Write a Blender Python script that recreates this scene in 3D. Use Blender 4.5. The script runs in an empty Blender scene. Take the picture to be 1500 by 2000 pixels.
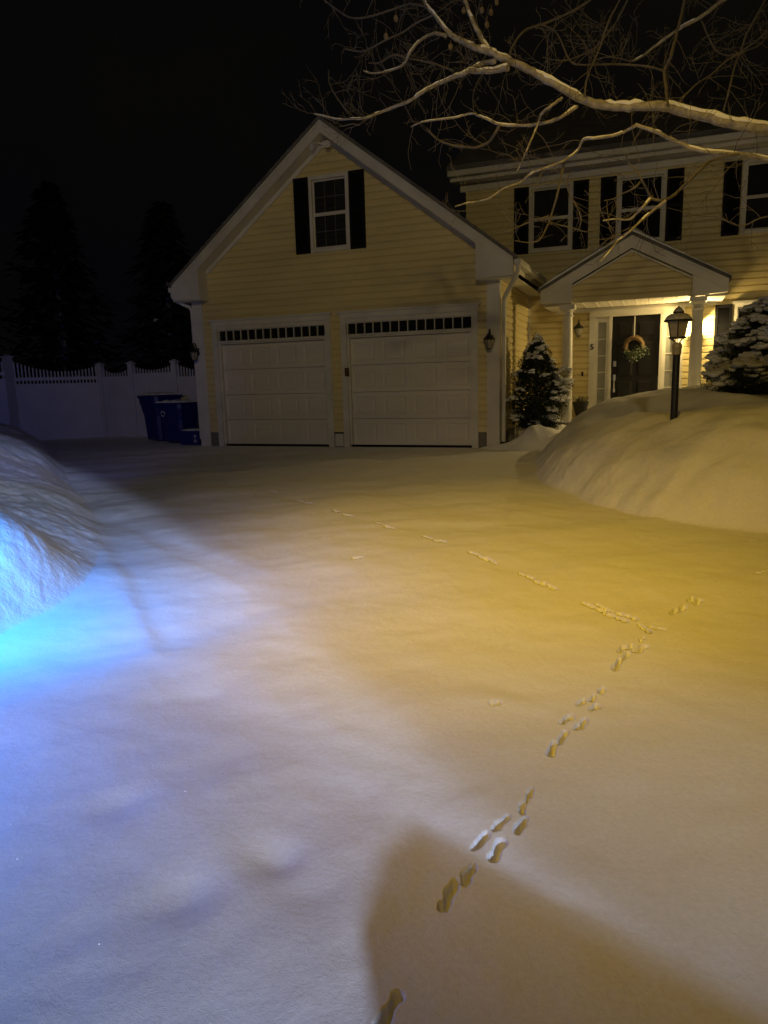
import bpy, math, random
import numpy as np
from mathutils import Vector
random.seed(7); rng = np.random.default_rng(7)
S = bpy.context.scene
COL = S.collection
# ------------------------------------------------------------------ camera
CX, CY, CZ = 9.3503, -13.1078, 1.2643
YAW, PITCH, ROLL, FPX = -0.3751, -0.18, -0.0273, 1392.59     # FPX: focal length in pixels of a 1500x2000 frame
def cam_axes():
    cy, sy = math.cos(YAW), math.sin(YAW)
    f = np.array([sy*math.cos(PITCH), cy*math.cos(PITCH), math.sin(PITCH)])
    r = np.array([cy, -sy, 0.0]); u = np.cross(r, f)
    return math.cos(ROLL)*r + math.sin(ROLL)*u, -math.sin(ROLL)*r + math.cos(ROLL)*u, f
AR, AU, AF = cam_axes(); CP = np.array([CX, CY, CZ])
def ray(px, py): return AF + AR*(px-750)/FPX + AU*(1000-py)/FPX
def at(px, py, D): return CP + D*ray(px, py)
def at_ground(px, py):
    d = ray(px, py); t = (0.023*CY - CZ)/(d[2]-0.023*d[1]); return CP + t*d
cd = bpy.data.cameras.new('camera'); cam = bpy.data.objects.new('camera', cd); COL.objects.link(cam)
from mathutils import Matrix
M = Matrix(((AR[0], AU[0], -AF[0], CX), (AR[1], AU[1], -AF[1], CY), (AR[2], AU[2], -AF[2], CZ), (0, 0, 0, 1)))
cam.matrix_world = M
cd.sensor_fit = 'VERTICAL'; cd.sensor_height = 36; cd.lens = 36*FPX/2000; cd.clip_start = .05; cd.clip_end = 1500
S.camera = cam
# ------------------------------------------------------------------ materials
def mat(name, col, rough=.6, noise=0, nscale=6, bump=0, bscale=60, metal=0, spec=.5, emit=None, estr=0, stretch=None):
    m = bpy.data.materials.new(name); m.use_nodes = True; nt = m.node_tree; b = nt.nodes['Principled BSDF']
    b.inputs['Base Color'].default_value = (*col, 1); b.inputs['Roughness'].default_value = rough
    b.inputs['Metallic'].default_value = metal; b.inputs['Specular IOR Level'].default_value = spec
    tc = nt.nodes.new('ShaderNodeTexCoord'); src = tc.outputs['Object']
    if stretch:
        mp = nt.nodes.new('ShaderNodeMapping'); mp.inputs['Scale'].default_value = stretch; nt.links.new(src, mp.inputs['Vector']); src = mp.outputs['Vector']
    if noise:
        n = nt.nodes.new('ShaderNodeTexNoise'); n.inputs['Scale'].default_value = nscale; n.inputs['Detail'].default_value = 6
        nt.links.new(src, n.inputs['Vector'])
        r = nt.nodes.new('ShaderNodeMapRange'); r.inputs[1].default_value = .3; r.inputs[2].default_value = .7
        r.inputs[3].default_value = 1-noise; r.inputs[4].default_value = 1+noise*.4
        nt.links.new(n.outputs['Fac'], r.inputs[0])
        v = nt.nodes.new('ShaderNodeVectorMath'); v.operation = 'SCALE'; v.inputs[0].default_value = col
        nt.links.new(r.outputs[0], v.inputs['Scale']); nt.links.new(v.outputs[0], b.inputs['Base Color'])
    if bump:
        n2 = nt.nodes.new('ShaderNodeTexNoise'); n2.inputs['Scale'].default_value = bscale; n2.inputs['Detail'].default_value = 5
        nt.links.new(src, n2.inputs['Vector'])
        bp = nt.nodes.new('ShaderNodeBump'); bp.inputs['Strength'].default_value = bump; bp.inputs['Distance'].default_value = .01
        nt.links.new(n2.outputs['Fac'], bp.inputs['Height']); nt.links.new(bp.outputs[0], b.inputs['Normal'])
    if emit:
        b.inputs['Emission Color'].default_value = (*emit, 1); b.inputs['Emission Strength'].default_value = estr
    return m
def snow_mat(name='snow', k1=.008, k2=.0030, s1=7):
    m = bpy.data.materials.new(name); m.use_nodes = True; nt = m.node_tree; b = nt.nodes['Principled BSDF']; L = nt.links.new
    b.inputs['Base Color'].default_value = (.84, .85, .87, 1); b.inputs['Roughness'].default_value = .85; b.inputs['Specular IOR Level'].default_value = .15
    g = nt.nodes.new('ShaderNodeNewGeometry')
    def noise(sc, det):
        n = nt.nodes.new('ShaderNodeTexNoise'); n.inputs['Scale'].default_value = sc; n.inputs['Detail'].default_value = det; n.inputs['Roughness'].default_value = .62
        L(g.outputs['Position'], n.inputs['Vector']); return n
    def bumpn(h, st, di, prev=None):
        bp = nt.nodes.new('ShaderNodeBump'); bp.inputs['Strength'].default_value = st; bp.inputs['Distance'].default_value = di
        L(h, bp.inputs['Height'])
        if prev: L(prev.outputs[0], bp.inputs['Normal'])
        return bp
    n1 = noise(s1, 4); n2 = noise(55, 6); n3 = noise(260, 3)
    b1 = bumpn(n1.outputs['Fac'], .6, k1); b2 = bumpn(n2.outputs['Fac'], .8, k2, b1); b3 = bumpn(n3.outputs['Fac'], .9, .0020, b2)
    L(b3.outputs[0], b.inputs['Normal'])
    # slight dinginess that belongs to the snow itself
    r = nt.nodes.new('ShaderNodeMapRange'); r.inputs[1].default_value = .3; r.inputs[2].default_value = .7; r.inputs[3].default_value = .93; r.inputs[4].default_value = 1.03
    L(n2.outputs['Fac'], r.inputs[0]); v = nt.nodes.new('ShaderNodeVectorMath'); v.operation = 'SCALE'; v.inputs[0].default_value = (.84, .85, .87)
    L(r.outputs[0], v.inputs['Scale']); L(v.outputs[0], b.inputs['Base Color'])
    # rare loose crystals: tiny mirror-like flecks with a tilt of their own
    vo = nt.nodes.new('ShaderNodeTexVoronoi'); vo.inputs['Scale'].default_value = 150; L(g.outputs['Position'], vo.inputs['Vector'])
    lt = nt.nodes.new('ShaderNodeMath'); lt.operation = 'LESS_THAN'; lt.inputs[1].default_value = .22; L(vo.outputs['Distance'], lt.inputs[0])
    sp = nt.nodes.new('ShaderNodeSeparateColor'); L(vo.outputs['Color'], sp.inputs[0])
    gt = nt.nodes.new('ShaderNodeMath'); gt.operation = 'GREATER_THAN'; gt.inputs[1].default_value = .93; L(sp.outputs[0], gt.inputs[0])
    mu = nt.nodes.new('ShaderNodeMath'); mu.operation = 'MULTIPLY'; L(lt.outputs[0], mu.inputs[0]); L(gt.outputs[0], mu.inputs[1])
    vm = nt.nodes.new('ShaderNodeVectorMath'); vm.operation = 'SUBTRACT'; L(vo.outputs['Color'], vm.inputs[0]); vm.inputs[1].default_value = (.5, .5, .1)
    nn = nt.nodes.new('ShaderNodeVectorMath'); nn.operation = 'NORMALIZE'; L(vm.outputs[0], nn.inputs[0])
    gl = nt.nodes.new('ShaderNodeBsdfGlossy'); gl.inputs['Roughness'].default_value = .25; L(nn.outputs[0], gl.inputs['Normal'])
    gs = nt.nodes.new('ShaderNodeVectorMath'); gs.operation = 'SCALE'; gs.inputs[0].default_value = (.3, .3, .3); L(mu.outputs[0], gs.inputs['Scale']); L(gs.outputs[0], gl.inputs['Color'])
    ad = nt.nodes.new('ShaderNodeAddShader'); L(b.outputs[0], ad.inputs[0]); L(gl.outputs[0], ad.inputs[1])
    L(ad.outputs[0], nt.nodes['Material Output'].inputs['Surface'])
    return m
SNOW = snow_mat(); CRUST = snow_mat('crusted_snow', .022, .006, 14); DRIFT = snow_mat('drifted_snow', .014, .006, 12)
SIDING = mat('yellow_vinyl', (.64, .54, .27), .45, .12, 2.5, .25, 90, stretch=(.3, .3, 1))
WHITE = mat('white_trim', (.60, .58, .53), .45, .18, 2, .2, 50)
DOORW = mat('garage_door_white', (.63, .60, .55), .45, .10, 1.2, .25, 120, stretch=(.3, 1, 2))
SOFFIT = mat('soffit_vinyl', (.62, .58, .48), .5, .1, 3)
BLACK = mat('black_paint', (.006, .006, .008), .6, spec=.15)
DOORB = mat('black_door', (.005, .0045, .005), .5, .1, 4, spec=.25)
IRON = mat('black_iron', (.012, .012, .012), .4, .2, 20, .3, 80)
GLASS = mat('dark_pane', (.012, .013, .014), .06, 0, spec=.6)
GLASSC = mat('curtained_pane', (.022, .021, .019), .7, .35, 5, spec=.12, stretch=(8, 8, .6))
BLIND = mat('pane_over_blinds', (.028, .029, .026), .2, .5, 30, stretch=(.1, .1, 1))
FROST = mat('frosted_pane', (.22, .22, .20), .5, .15, 9)
SHINGLE = mat('roof_snow_dusting', (.13, .125, .12), .9, .45, 3, .6, 25)
FOUND = mat('concrete_foundation', (.16, .15, .14), .9, .3, 12, .5, 40)
RUST = mat('rusty_steel', (.09, .035, .014), .8, .4, 30)
BRASS = mat('brushed_nickel', (.5, .5, .5), .3, metal=.9)
BLUE = mat('blue_plastic', (.006, .017, .13), .45, .15, 6)
MARK = mat('white_print', (.5, .52, .6), .6)
BARK = mat('bark', (.36, .33, .27), .85, .45, 22, .9, 60)
TWIG = mat('twig_bark', (.12, .105, .085), .85, .3, 30)
NEEDLE = mat('spruce_needles', (.022, .035, .016), .8, .5, 12)
NEEDLE2 = mat('far_needles', (.03, .03, .022), .9, .5, 3)
STRAW = mat('straw', (.15, .09, .035), .85, .4, 40, .8, 90)
LEAF = mat('wreath_leaves', (.05, .08, .03), .7, .3, 20)
PETAL = mat('wreath_petals', (.5, .5, .44), .7)
VINYLF = mat('fence_vinyl', (.55, .56, .60), .4, .1, 2)
POD = mat('seed_pod', (.22, .17, .10), .8, .4, 40)
LGLASS = mat('lantern_glass', (.30, .27, .20), .25, .2, 12)
POT = mat('dark_planter', (.02, .018, .015), .6, .3, 12)
BULB = mat('bulb', (.9, .8, .5), .4, emit=(1, .70, .28), estr=28)
# ------------------------------------------------------------------ mesh builder
class MB:
    def __init__(s): s.v = []; s.f = []
    def face(s, *p):
        n = len(s.v); s.v += [tuple(map(float, q)) for q in p]; s.f.append(tuple(range(n, n+len(p)))); return s
    def box(s, x0, x1, y0, y1, z0, z1):
        return s.hexa([(x0,y0,z0),(x1,y0,z0),(x1,y1,z0),(x0,y1,z0)], [(x0,y0,z1),(x1,y0,z1),(x1,y1,z1),(x0,y1,z1)])
    def hexa(s, a, b):
        n = len(s.v); k = len(a); s.v += [tuple(map(float, q)) for q in list(a)+list(b)]
        s.f.append(tuple(n+i for i in reversed(range(k)))); s.f.append(tuple(n+k+i for i in range(k)))
        for i in range(k): j = (i+1) % k; s.f.append((n+i, n+j, n+k+j, n+k+i))
        return s
    def prism(s, poly, y0, y1):      # poly in x,z, extruded along y
        return s.hexa([(x, y1, z) for x, z in poly], [(x, y0, z) for x, z in poly])
    def lathe(s, cx, cy, prof, n=24, sq=False):
        b = len(s.v)
        for r, z in prof:
            for i in range(n):
                a = 2*math.pi*(i+.5)/n; k = 1
                if sq: k = 1/max(abs(math.cos(a)), abs(math.sin(a)))
                s.v.append((cx+r*k*math.cos(a), cy+r*k*math.sin(a), z))
        for j in range(len(prof)-1):
            for i in range(n):
                i2 = (i+1) % n; s.f.append((b+j*n+i, b+j*n+i2, b+(j+1)*n+i2, b+(j+1)*n+i))
        s.f.append(tuple(b+i for i in reversed(range(n)))); s.f.append(tuple(b+(len(prof)-1)*n+i for i in range(n)))
        return s
    def tube(s, pts, rad, n=8, squash=1):
        pts = [np.array(p, float) for p in pts]; m = len(pts)
        if not hasattr(rad, '__len__'): rad = [rad]*m
        b = len(s.v); prev = None
        for i, p in enumerate(pts):
            t = pts[min(i+1, m-1)]-pts[max(i-1, 0)]; t = t/(np.linalg.norm(t)+1e-9)
            if prev is None:
                a = np.array([0, 0, 1.]) if abs(t[2]) < .9 else np.array([1., 0, 0])
            else: a = prev
            u = a - t*(a@t); u /= np.linalg.norm(u)+1e-9; w = np.cross(t, u); prev = u
            for k in range(n):
                an = 2*math.pi*k/n; q = p + rad[i]*(math.cos(an)*u*squash+math.sin(an)*w); s.v.append(tuple(q))
        for i in range(m-1):
            for k in range(n):
                k2 = (k+1) % n; s.f.append((b+i*n+k, b+i*n+k2, b+(i+1)*n+k2, b+(i+1)*n+k))
        s.f.append(tuple(b+k for k in reversed(range(n)))); s.f.append(tuple(b+(m-1)*n+k for k in range(n)))
        return s
    def blob(s, c, rx, ry, rz, n=10, m=7, jit=.12):
        b = len(s.v); c = np.array(c, float); ph = random.random()*9
        for j in range(1, m):
            th = math.pi*j/m
            for i in range(n):
                a = 2*math.pi*i/n; k = 1+jit*(math.sin(3*a+ph+2*th)+.7*math.sin(5*a-ph*2+3*th))*.6+jit*.5*random.uniform(-1, 1)
                s.v.append((c[0]+rx*k*math.sin(th)*math.cos(a), c[1]+ry*k*math.sin(th)*math.sin(a), c[2]+rz*k*math.cos(th)))
        t = len(s.v); s.v += [(c[0], c[1], c[2]+rz), (c[0], c[1], c[2]-rz)]
        for j in range(m-2):
            for i in range(n):
                i2 = (i+1) % n; s.f.append((b+j*n+i, b+(j+1)*n+i, b+(j+1)*n+i2, b+j*n+i2))
        for i in range(n):
            i2 = (i+1) % n; s.f.append((t, b+i, b+i2)); s.f.append((t+1, b+(m-2)*n+i2, b+(m-2)*n+i))
        return s
    def build(s, name, m, parent=None, smooth=False, bevel=0):
        me = bpy.data.meshes.new(name); me.from_pydata(s.v, [], s.f); me.update(); me.materials.append(m)
        if smooth:
            me.shade_smooth()
            try: me.set_sharp_from_angle(angle=math.radians(40))
            except Exception: pass
        o = bpy.data.objects.new(name, me); COL.objects.link(o)
        if bevel:
            md = o.modifiers.new('bevel', 'BEVEL'); md.width = bevel; md.segments = 2; md.limit_method = 'ANGLE'
        if parent is not None:
            o.parent = parent
            if parent.type == 'EMPTY': o.matrix_parent_inverse = Matrix.Translation(-Vector(parent.location))
        return o
def tag(o, label=None, cat=None, group=None, kind=None):
    if label: o['label'] = label
    if cat: o['category'] = cat
    if group: o['group'] = group
    if kind: o['kind'] = kind
    return o
def thing(name, loc, label, cat, group=None):
    o = bpy.data.objects.new(name, None); o.empty_display_size = .2; COL.objects.link(o); o.location = loc
    return tag(o, label, cat, group)
# ------------------------------------------------------------------ numpy noise
PERM = rng.permutation(512)
def vnoise(x, y):
    xi = np.floor(x).astype(int); yi = np.floor(y).astype(int); xf = x-xi; yf = y-yi
    h = lambda a, b: PERM[(PERM[a & 511] + b) & 511]/255.5-1
    u = xf*xf*xf*(xf*(xf*6-15)+10); v = yf*yf*yf*(yf*(yf*6-15)+10)
    return (h(xi, yi)*(1-u)+h(xi+1, yi)*u)*(1-v)+(h(xi, yi+1)*(1-u)+h(xi+1, yi+1)*u)*v
def fbm(x, y, o=4, g=.5):
    s = 0; a = 1
    for i in range(o): s = s+a*vnoise(x+17.3*i, y-9.1*i); a *= g; x = x*2.03; y = y*2.03
    return s
def sdf(poly, x, y):                 # >0 inside
    d = np.full(x.shape, 1e9); ins = np.zeros(x.shape, bool); n = len(poly)
    for i in range(n):
        ax, ay = poly[i]; bx, by = poly[(i+1) % n]; ex, ey = bx-ax, by-ay
        t = np.clip(((x-ax)*ex+(y-ay)*ey)/(ex*ex+ey*ey), 0, 1)
        d = np.minimum(d, (x-ax-t*ex)**2+(y-ay-t*ey)**2)
        c = ((ay > y) != (by > y)) & (x < (bx-ax)*(y-ay)/((by-ay) if by != ay else 1e-9)+ax); ins ^= c
    d = np.sqrt(d); return np.where(ins, d, -d)
# ------------------------------------------------------------------ terrain
LB = [(-14, 4), (-7, 1.6), (-4.4, -.1), (-1.45, -2.6), (.8, -4.6), (2.7, -6.3), (4.2, -7.7), (4.95, -8.55), (5.28, -9.05), (5.45, -9.5), (5.58, -10.05), (5.3, -10.45),
      (4.4, -10.6), (3.6, -11.5), (3, -14), (2, -22), (-14, -22)]
RB = [(7.55, 1.6), (7.38, .6), (7.36, -.3), (7.45, -1.6), (7.72, -3.2), (8.1, -4.15), (8.59, -4.85), (9.22, -5.6), (9.85, -5.99), (10.6, -6.3), (12, -6.9), (14, -7.4), (17, -8), (22, -10), (40, -14), (40, 2.9), (7.6, 2.9)]
PB = [(6.15, -.12), (6.6, -.34), (7.0, -.40), (7.5, -.36), (8, -.2), (8, 2.9), (6.53, 2.9), (6.53, .02), (6.2, .0)]
def sstep(a, b, x):
    t = np.clip((x-a)/(b-a), 0, 1); return t*t*(3-2*t)
def prints():
    G = []
    def g(a, b, c, d, w, dep):
        p, q = at_ground(a, b), at_ground(c, d); G.append((p[0], p[1], q[0], q[1], w, dep))
    for a in [(868,1768,892,1726,.021,.045),(905,1724,926,1690,.018,.042),(926,1656,947,1630,.020,.04),(962,1676,980,1644,.019,.042),(966,1616,992,1592,.015,.034),
              (1010,1620,1028,1594,.017,.04),(1018,1580,1028,1562,.015,.038),(1026,1566,1039,1541,.013,.036),(742,1996,775,1942,.022,.05),
              (1074,1472,1085,1453,.020,.042),(1094,1450,1105,1430,.018,.042),(1128,1421,1141,1407,.020,.04),(1100,1410,1113,1399,.018,.04),(1128,1376,1141,1367,.017,.035),
              (1156,1385,1165,1378,.02,.04),(1155,1365,1161,1357,.016,.036),(1173,1351,1179,1345,.015,.034),(961,1385,972,1382,.02,.03),
              (1200,1306,1212,1290,.018,.042),(1218,1288,1226,1278,.018,.04),(1210,1274,1219,1266,.02,.04),(1227,1267,1236,1261,.016,.036),(1243,1273,1257,1265,.027,.045),(1250,1254,1256,1249,.014,.03),
              (1312,1199,1320,1194,.022,.045),(1328,1193,1337,1187,.022,.045),(1346,1177,1352,1171,.02,.04),(1358,1181,1368,1175,.028,.045),(1474,1125,1482,1124,.026,.045),(1490,1122,1496,1121,.02,.035),(1466,1057,1474,1056,.022,.03),
              (1138,1177,1180,1193,.016,.036),(1180,1196,1222,1214,.02,.04),(1165,1180,1200,1196,.015,.034),(1205,1198,1240,1211,.018,.036),(1247,1222,1268,1236,.018,.042),(1268,1226,1304,1235,.016,.034),
              (1015,1121,1040,1132,.016,.034),(1046,1138,1066,1146,.022,.038),(1062,1140,1084,1152,.02,.034),
              (916,1083,932,1088,.018,.034),(936,1091,952,1097,.024,.038),(950,1094,967,1102,.02,.034),
              (828,1049,842,1054,.02,.034),(848,1058,858,1061,.024,.036),(858,1058,872,1063,.02,.03),
              (735,1026,748,1029,.02,.032),(753,1032,770,1036,.026,.034),(651,1001,664,1004,.02,.032),(668,1007,687,1010,.026,.034),
              (580,977,592,980,.022,.03),(595,983,609,986,.026,.032),(524,960,538,963,.024,.03),(462,940,474,943,.024,.028),(384,918,392,920,.024,.026),
              (690,1093,703,1092,.03,.03)]:
        g(*a)
    return G
PR = [(a, b, c, d, w*(.80 if b < -9.2 else .68), dep) for a, b, c, d, w, dep in prints()]
LUMPS = [(8.62, -10.02, .09, .018, 1.6)]
def ground_h(x, y):
    z = np.where(y < 0, .023*np.maximum(y, -26), 0)
    flat = sstep(.2, 1.2, -y)
    # wind ripples and long low swells
    z = z + flat*(.020*fbm(x*.55+3, y*.55, 3) + .010*fbm(x*1.9, y*1.9+4, 3) + .0022*fbm(x*6, y*6, 3))
    u = x*.75+y*.66; w = -x*.66+y*.75
    z = z + .0018*fbm(u*.9, w*4.5, 2)*flat*sstep(-4, -8, y) + .012*fbm(u*.5+8, w*1.7, 2)*flat
    # faint ruts left by a plough pass
    for (ax, ay, bx, by, h, wd) in ((4.7, -7.62, 8.45, -5.9, .024, .09), (3.39, -6.87, 6.62, -9.86, -.045, .07), (3.1, -6.5, 6.4, -8.3, .018, .07), (3.9, -7.1, 6.9, -8.9, -.016, .06), (6.7, -10.0, 8.2, -10.6, .018, .10)):
        ex, ey = bx-ax, by-ay; L = math.hypot(ex, ey); t = ((x-ax)*ex+(y-ay)*ey)/L/L; d = ((x-ax)*ey-(y-ay)*ex)/L
        d = d+.03*vnoise(t*6, t*0+3)
        m = sstep(-.15, .05, t)*(1-sstep(.92, 1.12, t))
        z = z + m*h*(.5*(1+np.tanh(-d/wd)))*np.exp(-np.abs(d)*.9)
    # hollows in the foreground
    for (hx, hy, r, d) in ((8.05, -11.55, .10, .025), (8.22, -11.30, .09, .03), (7.55, -11.25, .10, .02), (8.38, -11.42, .13, .022), (7.3, -10.4, .3, .03), (8.2, -11.0, .2, .015)):
        z = z - d*np.exp(-((x-hx)**2+(y-hy)**2)/r**2)
    # snow ridge added right behind the viewer to shade a wedge of foreground
    ex, ey = 3.30, -1.30; t = np.clip(((x-10.73)*ex+(y+14.05)*ey)/(ex*ex+ey*ey), 0, 1); dd = np.hypot(x-10.73-t*ex, y+14.05-t*ey)
    z = z + 1.52*(1-sstep(.10, .85, dd))*(.38+.62*sstep(0, .22, t))
    for (hx, hy, r, h, e) in LUMPS:
        z = z + h*np.exp(-((x-hx)**2/(e*e)+(y-hy)**2)/r**2)
    return z
def bank_left(x, y):
    near_ = sstep(-7, -9, y)
    wob = .10*fbm(x*1.3, y*1.3, 2) + .018*fbm(x*4, y*4, 2)
    s = sdf(LB, x, y) + wob*(.6-.45*near_)
    d = np.maximum(s, 0)
    near = sstep(-4.5, -9, y)
    H = 1.20 - .50*near
    face = .08 + .44*sstep(-8.2, -9.3, y)                                     # height of the steep cut face
    z = face*(1-np.exp(-(d/.30)**1.7)) + (H-face+.05)*(1-np.exp(-(d/1.45)**1.15))
    along = x*.74-y*.67; across = x*.67+y*.74
    k = sstep(.02, .5, d)
    z = z + k*(.030*fbm(along*.5+5, across*1.9, 2) + .050*fbm(along*.45, across*.9+2, 2))
    z = z + k*(1-near*.9)*.008*fbm(along*1.1, across*6, 3) + k*.010*fbm(x*6, y*6, 3)
    z = z + .008*fbm(x*9, y*9, 2)*sstep(.0, .12, d)*(1-sstep(.25, .6, d))
    cr = np.abs(fbm(x*3.4+2, y*3.4, 3))*.045 + .006*fbm(x*17, y*17, 2)
    return np.where(s > 0, np.maximum(z, 0), 0)
def bank_right(x, y):
    s = sdf(RB, x, y) + .06*fbm(x*1.1+3, y*1.1, 3); d = np.maximum(s, 0)
    z = .52*(1-np.exp(-(d/.36)**1.25)) + .44*(1-np.exp(-(d/1.1)**1.6))
    # dip for the path to the door and drifts
    z = z*(1 - .0*y)
    z = z - .20*sstep(-1.9, -2.6, -y*-1)*0
    z = z + sstep(.3, 1.2, d)*(.085*fbm(x*.8+1, y*.8+7, 2) + .030*fbm(x*1.9, y*1.9, 2) - .02)
    z = z - sstep(.5, 1.5, d)*.22*np.exp(-((y+1.9)/.8)**2)*sstep(11, 9, x)
    z = z + .07*np.exp(-((x-9.5)**2/.8+(y+.5)**2/.5)) + .14*np.exp(-((x-9.85)**2/.22+(y-.9)**2/.5))
    z = z + .0045*fbm(x*6, y*6, 4) + .014*fbm(x*5.5, y*5.5, 4)*(1-sstep(.2, .8, d)) - .05*np.exp(-((x-9.46)**2+(y+3.95)**2)/.014)
    z = z*(1 - .25*sstep(1.6, 2.6, y))
    return np.where(s > 0, np.maximum(z, 0), 0)
def bank_pile(x, y):
    s = sdf(PB, x, y) + .05*fbm(x*2, y*2, 2); d = np.maximum(s, 0)
    z = .34*(1-np.exp(-(d/.36)**1.4)) + .06*fbm(x*2.2, y*2.2, 3)*sstep(0, .3, d)
    z = z + .10*np.exp(-((x-7.0)**2/.12+(y-.1)**2/.05))
    return np.where(s > 0, np.maximum(z, 0), 0)
def carve(x, y, z):
    near = (x > 4) & (x < 12) & (y < -3)
    xs, ys = x[near], y[near]; dz = np.zeros(xs.shape)
    wb = .007*fbm(xs*34, ys*34, 3)
    for (ax, ay, bx, by, w, dep) in PR:
        ex, ey = bx-ax, by-ay; L2 = ex*ex+ey*ey+1e-9
        sel = (np.abs(xs-ax) < .4) & (np.abs(ys-ay) < .4)
        X, Y = xs[sel], ys[sel]
        t = np.clip(((X-ax)*ex+(Y-ay)*ey)/L2, 0, 1); d = np.sqrt((X-ax-t*ex)**2+(Y-ay-t*ey)**2) + wb[sel]
        w = w*(.85+.25*np.sin(t*2.6+ax*31)**2)
        q = -1.3*dep*(1-sstep(w*.2, w*1.1, d)) + .18*np.maximum(wb[sel], 0)*np.exp(-((d-w*1.5)/(w*.4))**2)
        dz[sel] = np.where(q < 0, np.minimum(dz[sel], q), np.where(dz[sel] < 0, dz[sel], np.maximum(dz[sel], q)))
    z = z.copy(); z[near] += dz; return z
def polar(n_r, r0, r1):
    ang = []
    c = YAW
    a = np.linspace(-.64, .64, 860) + c
    b = np.linspace(c+.64, c-.64+2*math.pi, 90)[1:-1]
    A = np.concatenate([a, b]); Rr = r0*(r1/r0)**(np.linspace(0, 1, n_r))
    return A, Rr
A, R1 = polar(760, 1.0, 24); R2 = 24*(900/24)**np.linspace(0, 1, 60)[1:]
Rr = np.concatenate([R1, R2]); na, nr = len(A), len(Rr)
gx = CX + np.outer(Rr, np.sin(A)); gy = CY + np.outer(Rr, np.cos(A))
zl, zr, zp = bank_left(gx, gy), bank_right(gx, gy), bank_pile(gx, gy)
gz = carve(gx, gy, ground_h(gx, gy)) + np.maximum(np.maximum(zl, zr), zp)
def height(x, y):
    x = np.array([x], float); y = np.array([y], float)
    return float((ground_h(x, y)+np.maximum(np.maximum(bank_left(x, y), bank_right(x, y)), bank_pile(x, y)))[0])
V = np.stack([gx, gy, gz], -1).reshape(-1, 3)
zb1 = np.maximum(zl, zr*.5).reshape(-1); rr_ = np.hypot(V[:, 0]-CX, V[:, 1]-CY)
cf = sstep(.01, .10, zl.reshape(-1))*(1-sstep(9, 14, rr_))*sstep(-6.5, -8.6, V[:, 1])
q1 = fbm(V[:, 0]*7+V[:, 2]*6, V[:, 1]*7-V[:, 2]*8, 4); q2 = fbm(V[:, 1]*7+V[:, 2]*9+4, V[:, 0]*7+V[:, 2]*5, 4)
V[:, 2] += cf*.007*(q1-q2)
cf2 = sstep(.01, .12, zr.reshape(-1))*(1-sstep(14, 20, rr_))*sstep(1.6, 1.0, zr.reshape(-1))
V[:, 2] += cf2*.008*q1*sstep(.75, .35, zr.reshape(-1))
ctr = np.array([[CX, CY, .023*CY]])
V = np.concatenate([V, ctr]); ci = len(V)-1
i = np.arange(nr-1)[:, None]; j = np.arange(na)[None, :]; j2 = (j+1) % na
Q = np.stack([i*na+j, (i+1)*na+j, (i+1)*na+j2, i*na+j2], -1).reshape(-1, 4)[:, ::-1]
fn = np.cross(V[Q[:, 2]]-V[Q[:, 0]], V[Q[:, 3]]-V[Q[:, 1]])
vn = np.zeros_like(V)
for k in range(4): np.add.at(vn, Q[:, k], fn)
if vn[:, 2].mean() < 0: Q = Q[:, ::-1]; vn = -vn
vn[ci] = (0, 0, 1); vn /= np.linalg.norm(vn, axis=1, keepdims=True)+1e-12
T = np.array([[ci, jj, (jj+1) % na] for jj in range(na)])
def fz(a): return a.reshape(-1)
kind = np.zeros(len(V), int)
kind[:-1] = np.where(fz(zl) > .004, 1, np.where((fz(zr) > .004) & (fz(zr) >= fz(zp)), 2, np.where(fz(zp) > .004, 3, 0)))
fk = kind[Q].max(1)
def sub_mesh(name, quads, tris=None, sm=None):
    fl = [quads.reshape(-1)]
    if tris is not None: fl.append(tris[:, ::-1].reshape(-1))
    idx = np.concatenate(fl); used, inv = np.unique(idx, return_inverse=True)
    nq = len(quads); nt_ = 0 if tris is None else len(tris)
    me = bpy.data.meshes.new(name); me.vertices.add(len(used)); me.vertices.foreach_set('co', V[used].astype(np.float32).ravel())
    me.loops.add(len(idx)); me.loops.foreach_set('vertex_index', inv.astype(np.int32).ravel())
    me.polygons.add(nq+nt_)
    me.polygons.foreach_set('loop_start', np.concatenate([np.arange(nq)*4, nq*4+np.arange(nt_)*3]).astype(np.int32))
    me.update(calc_edges=True); me.shade_smooth()
    me.normals_split_custom_set_from_vertices(vn[used].astype(np.float32))
    me.materials.append(sm or SNOW); o = bpy.data.objects.new(name, me); COL.objects.link(o); return o
tag(sub_mesh('ground', Q[fk == 0], T), 'snow covered driveway and street with small animal tracks', None, None, 'structure')
tag(sub_mesh('snow_bank', Q[fk == 1], None, CRUST), 'long ploughed snow bank left of the driveway, lit blue at its near end', 'snow bank', None, 'structure')
tag(sub_mesh('snow_bank', Q[fk == 2], None, DRIFT), 'large rounded golden snow mound burying the front garden round the lamp post', 'snow bank', None, 'structure')
tag(sub_mesh('snow_bank', Q[fk == 3]), 'small low snow pile under the cone shaped bush by the garage corner', 'snow bank', None, 'structure')
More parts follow.
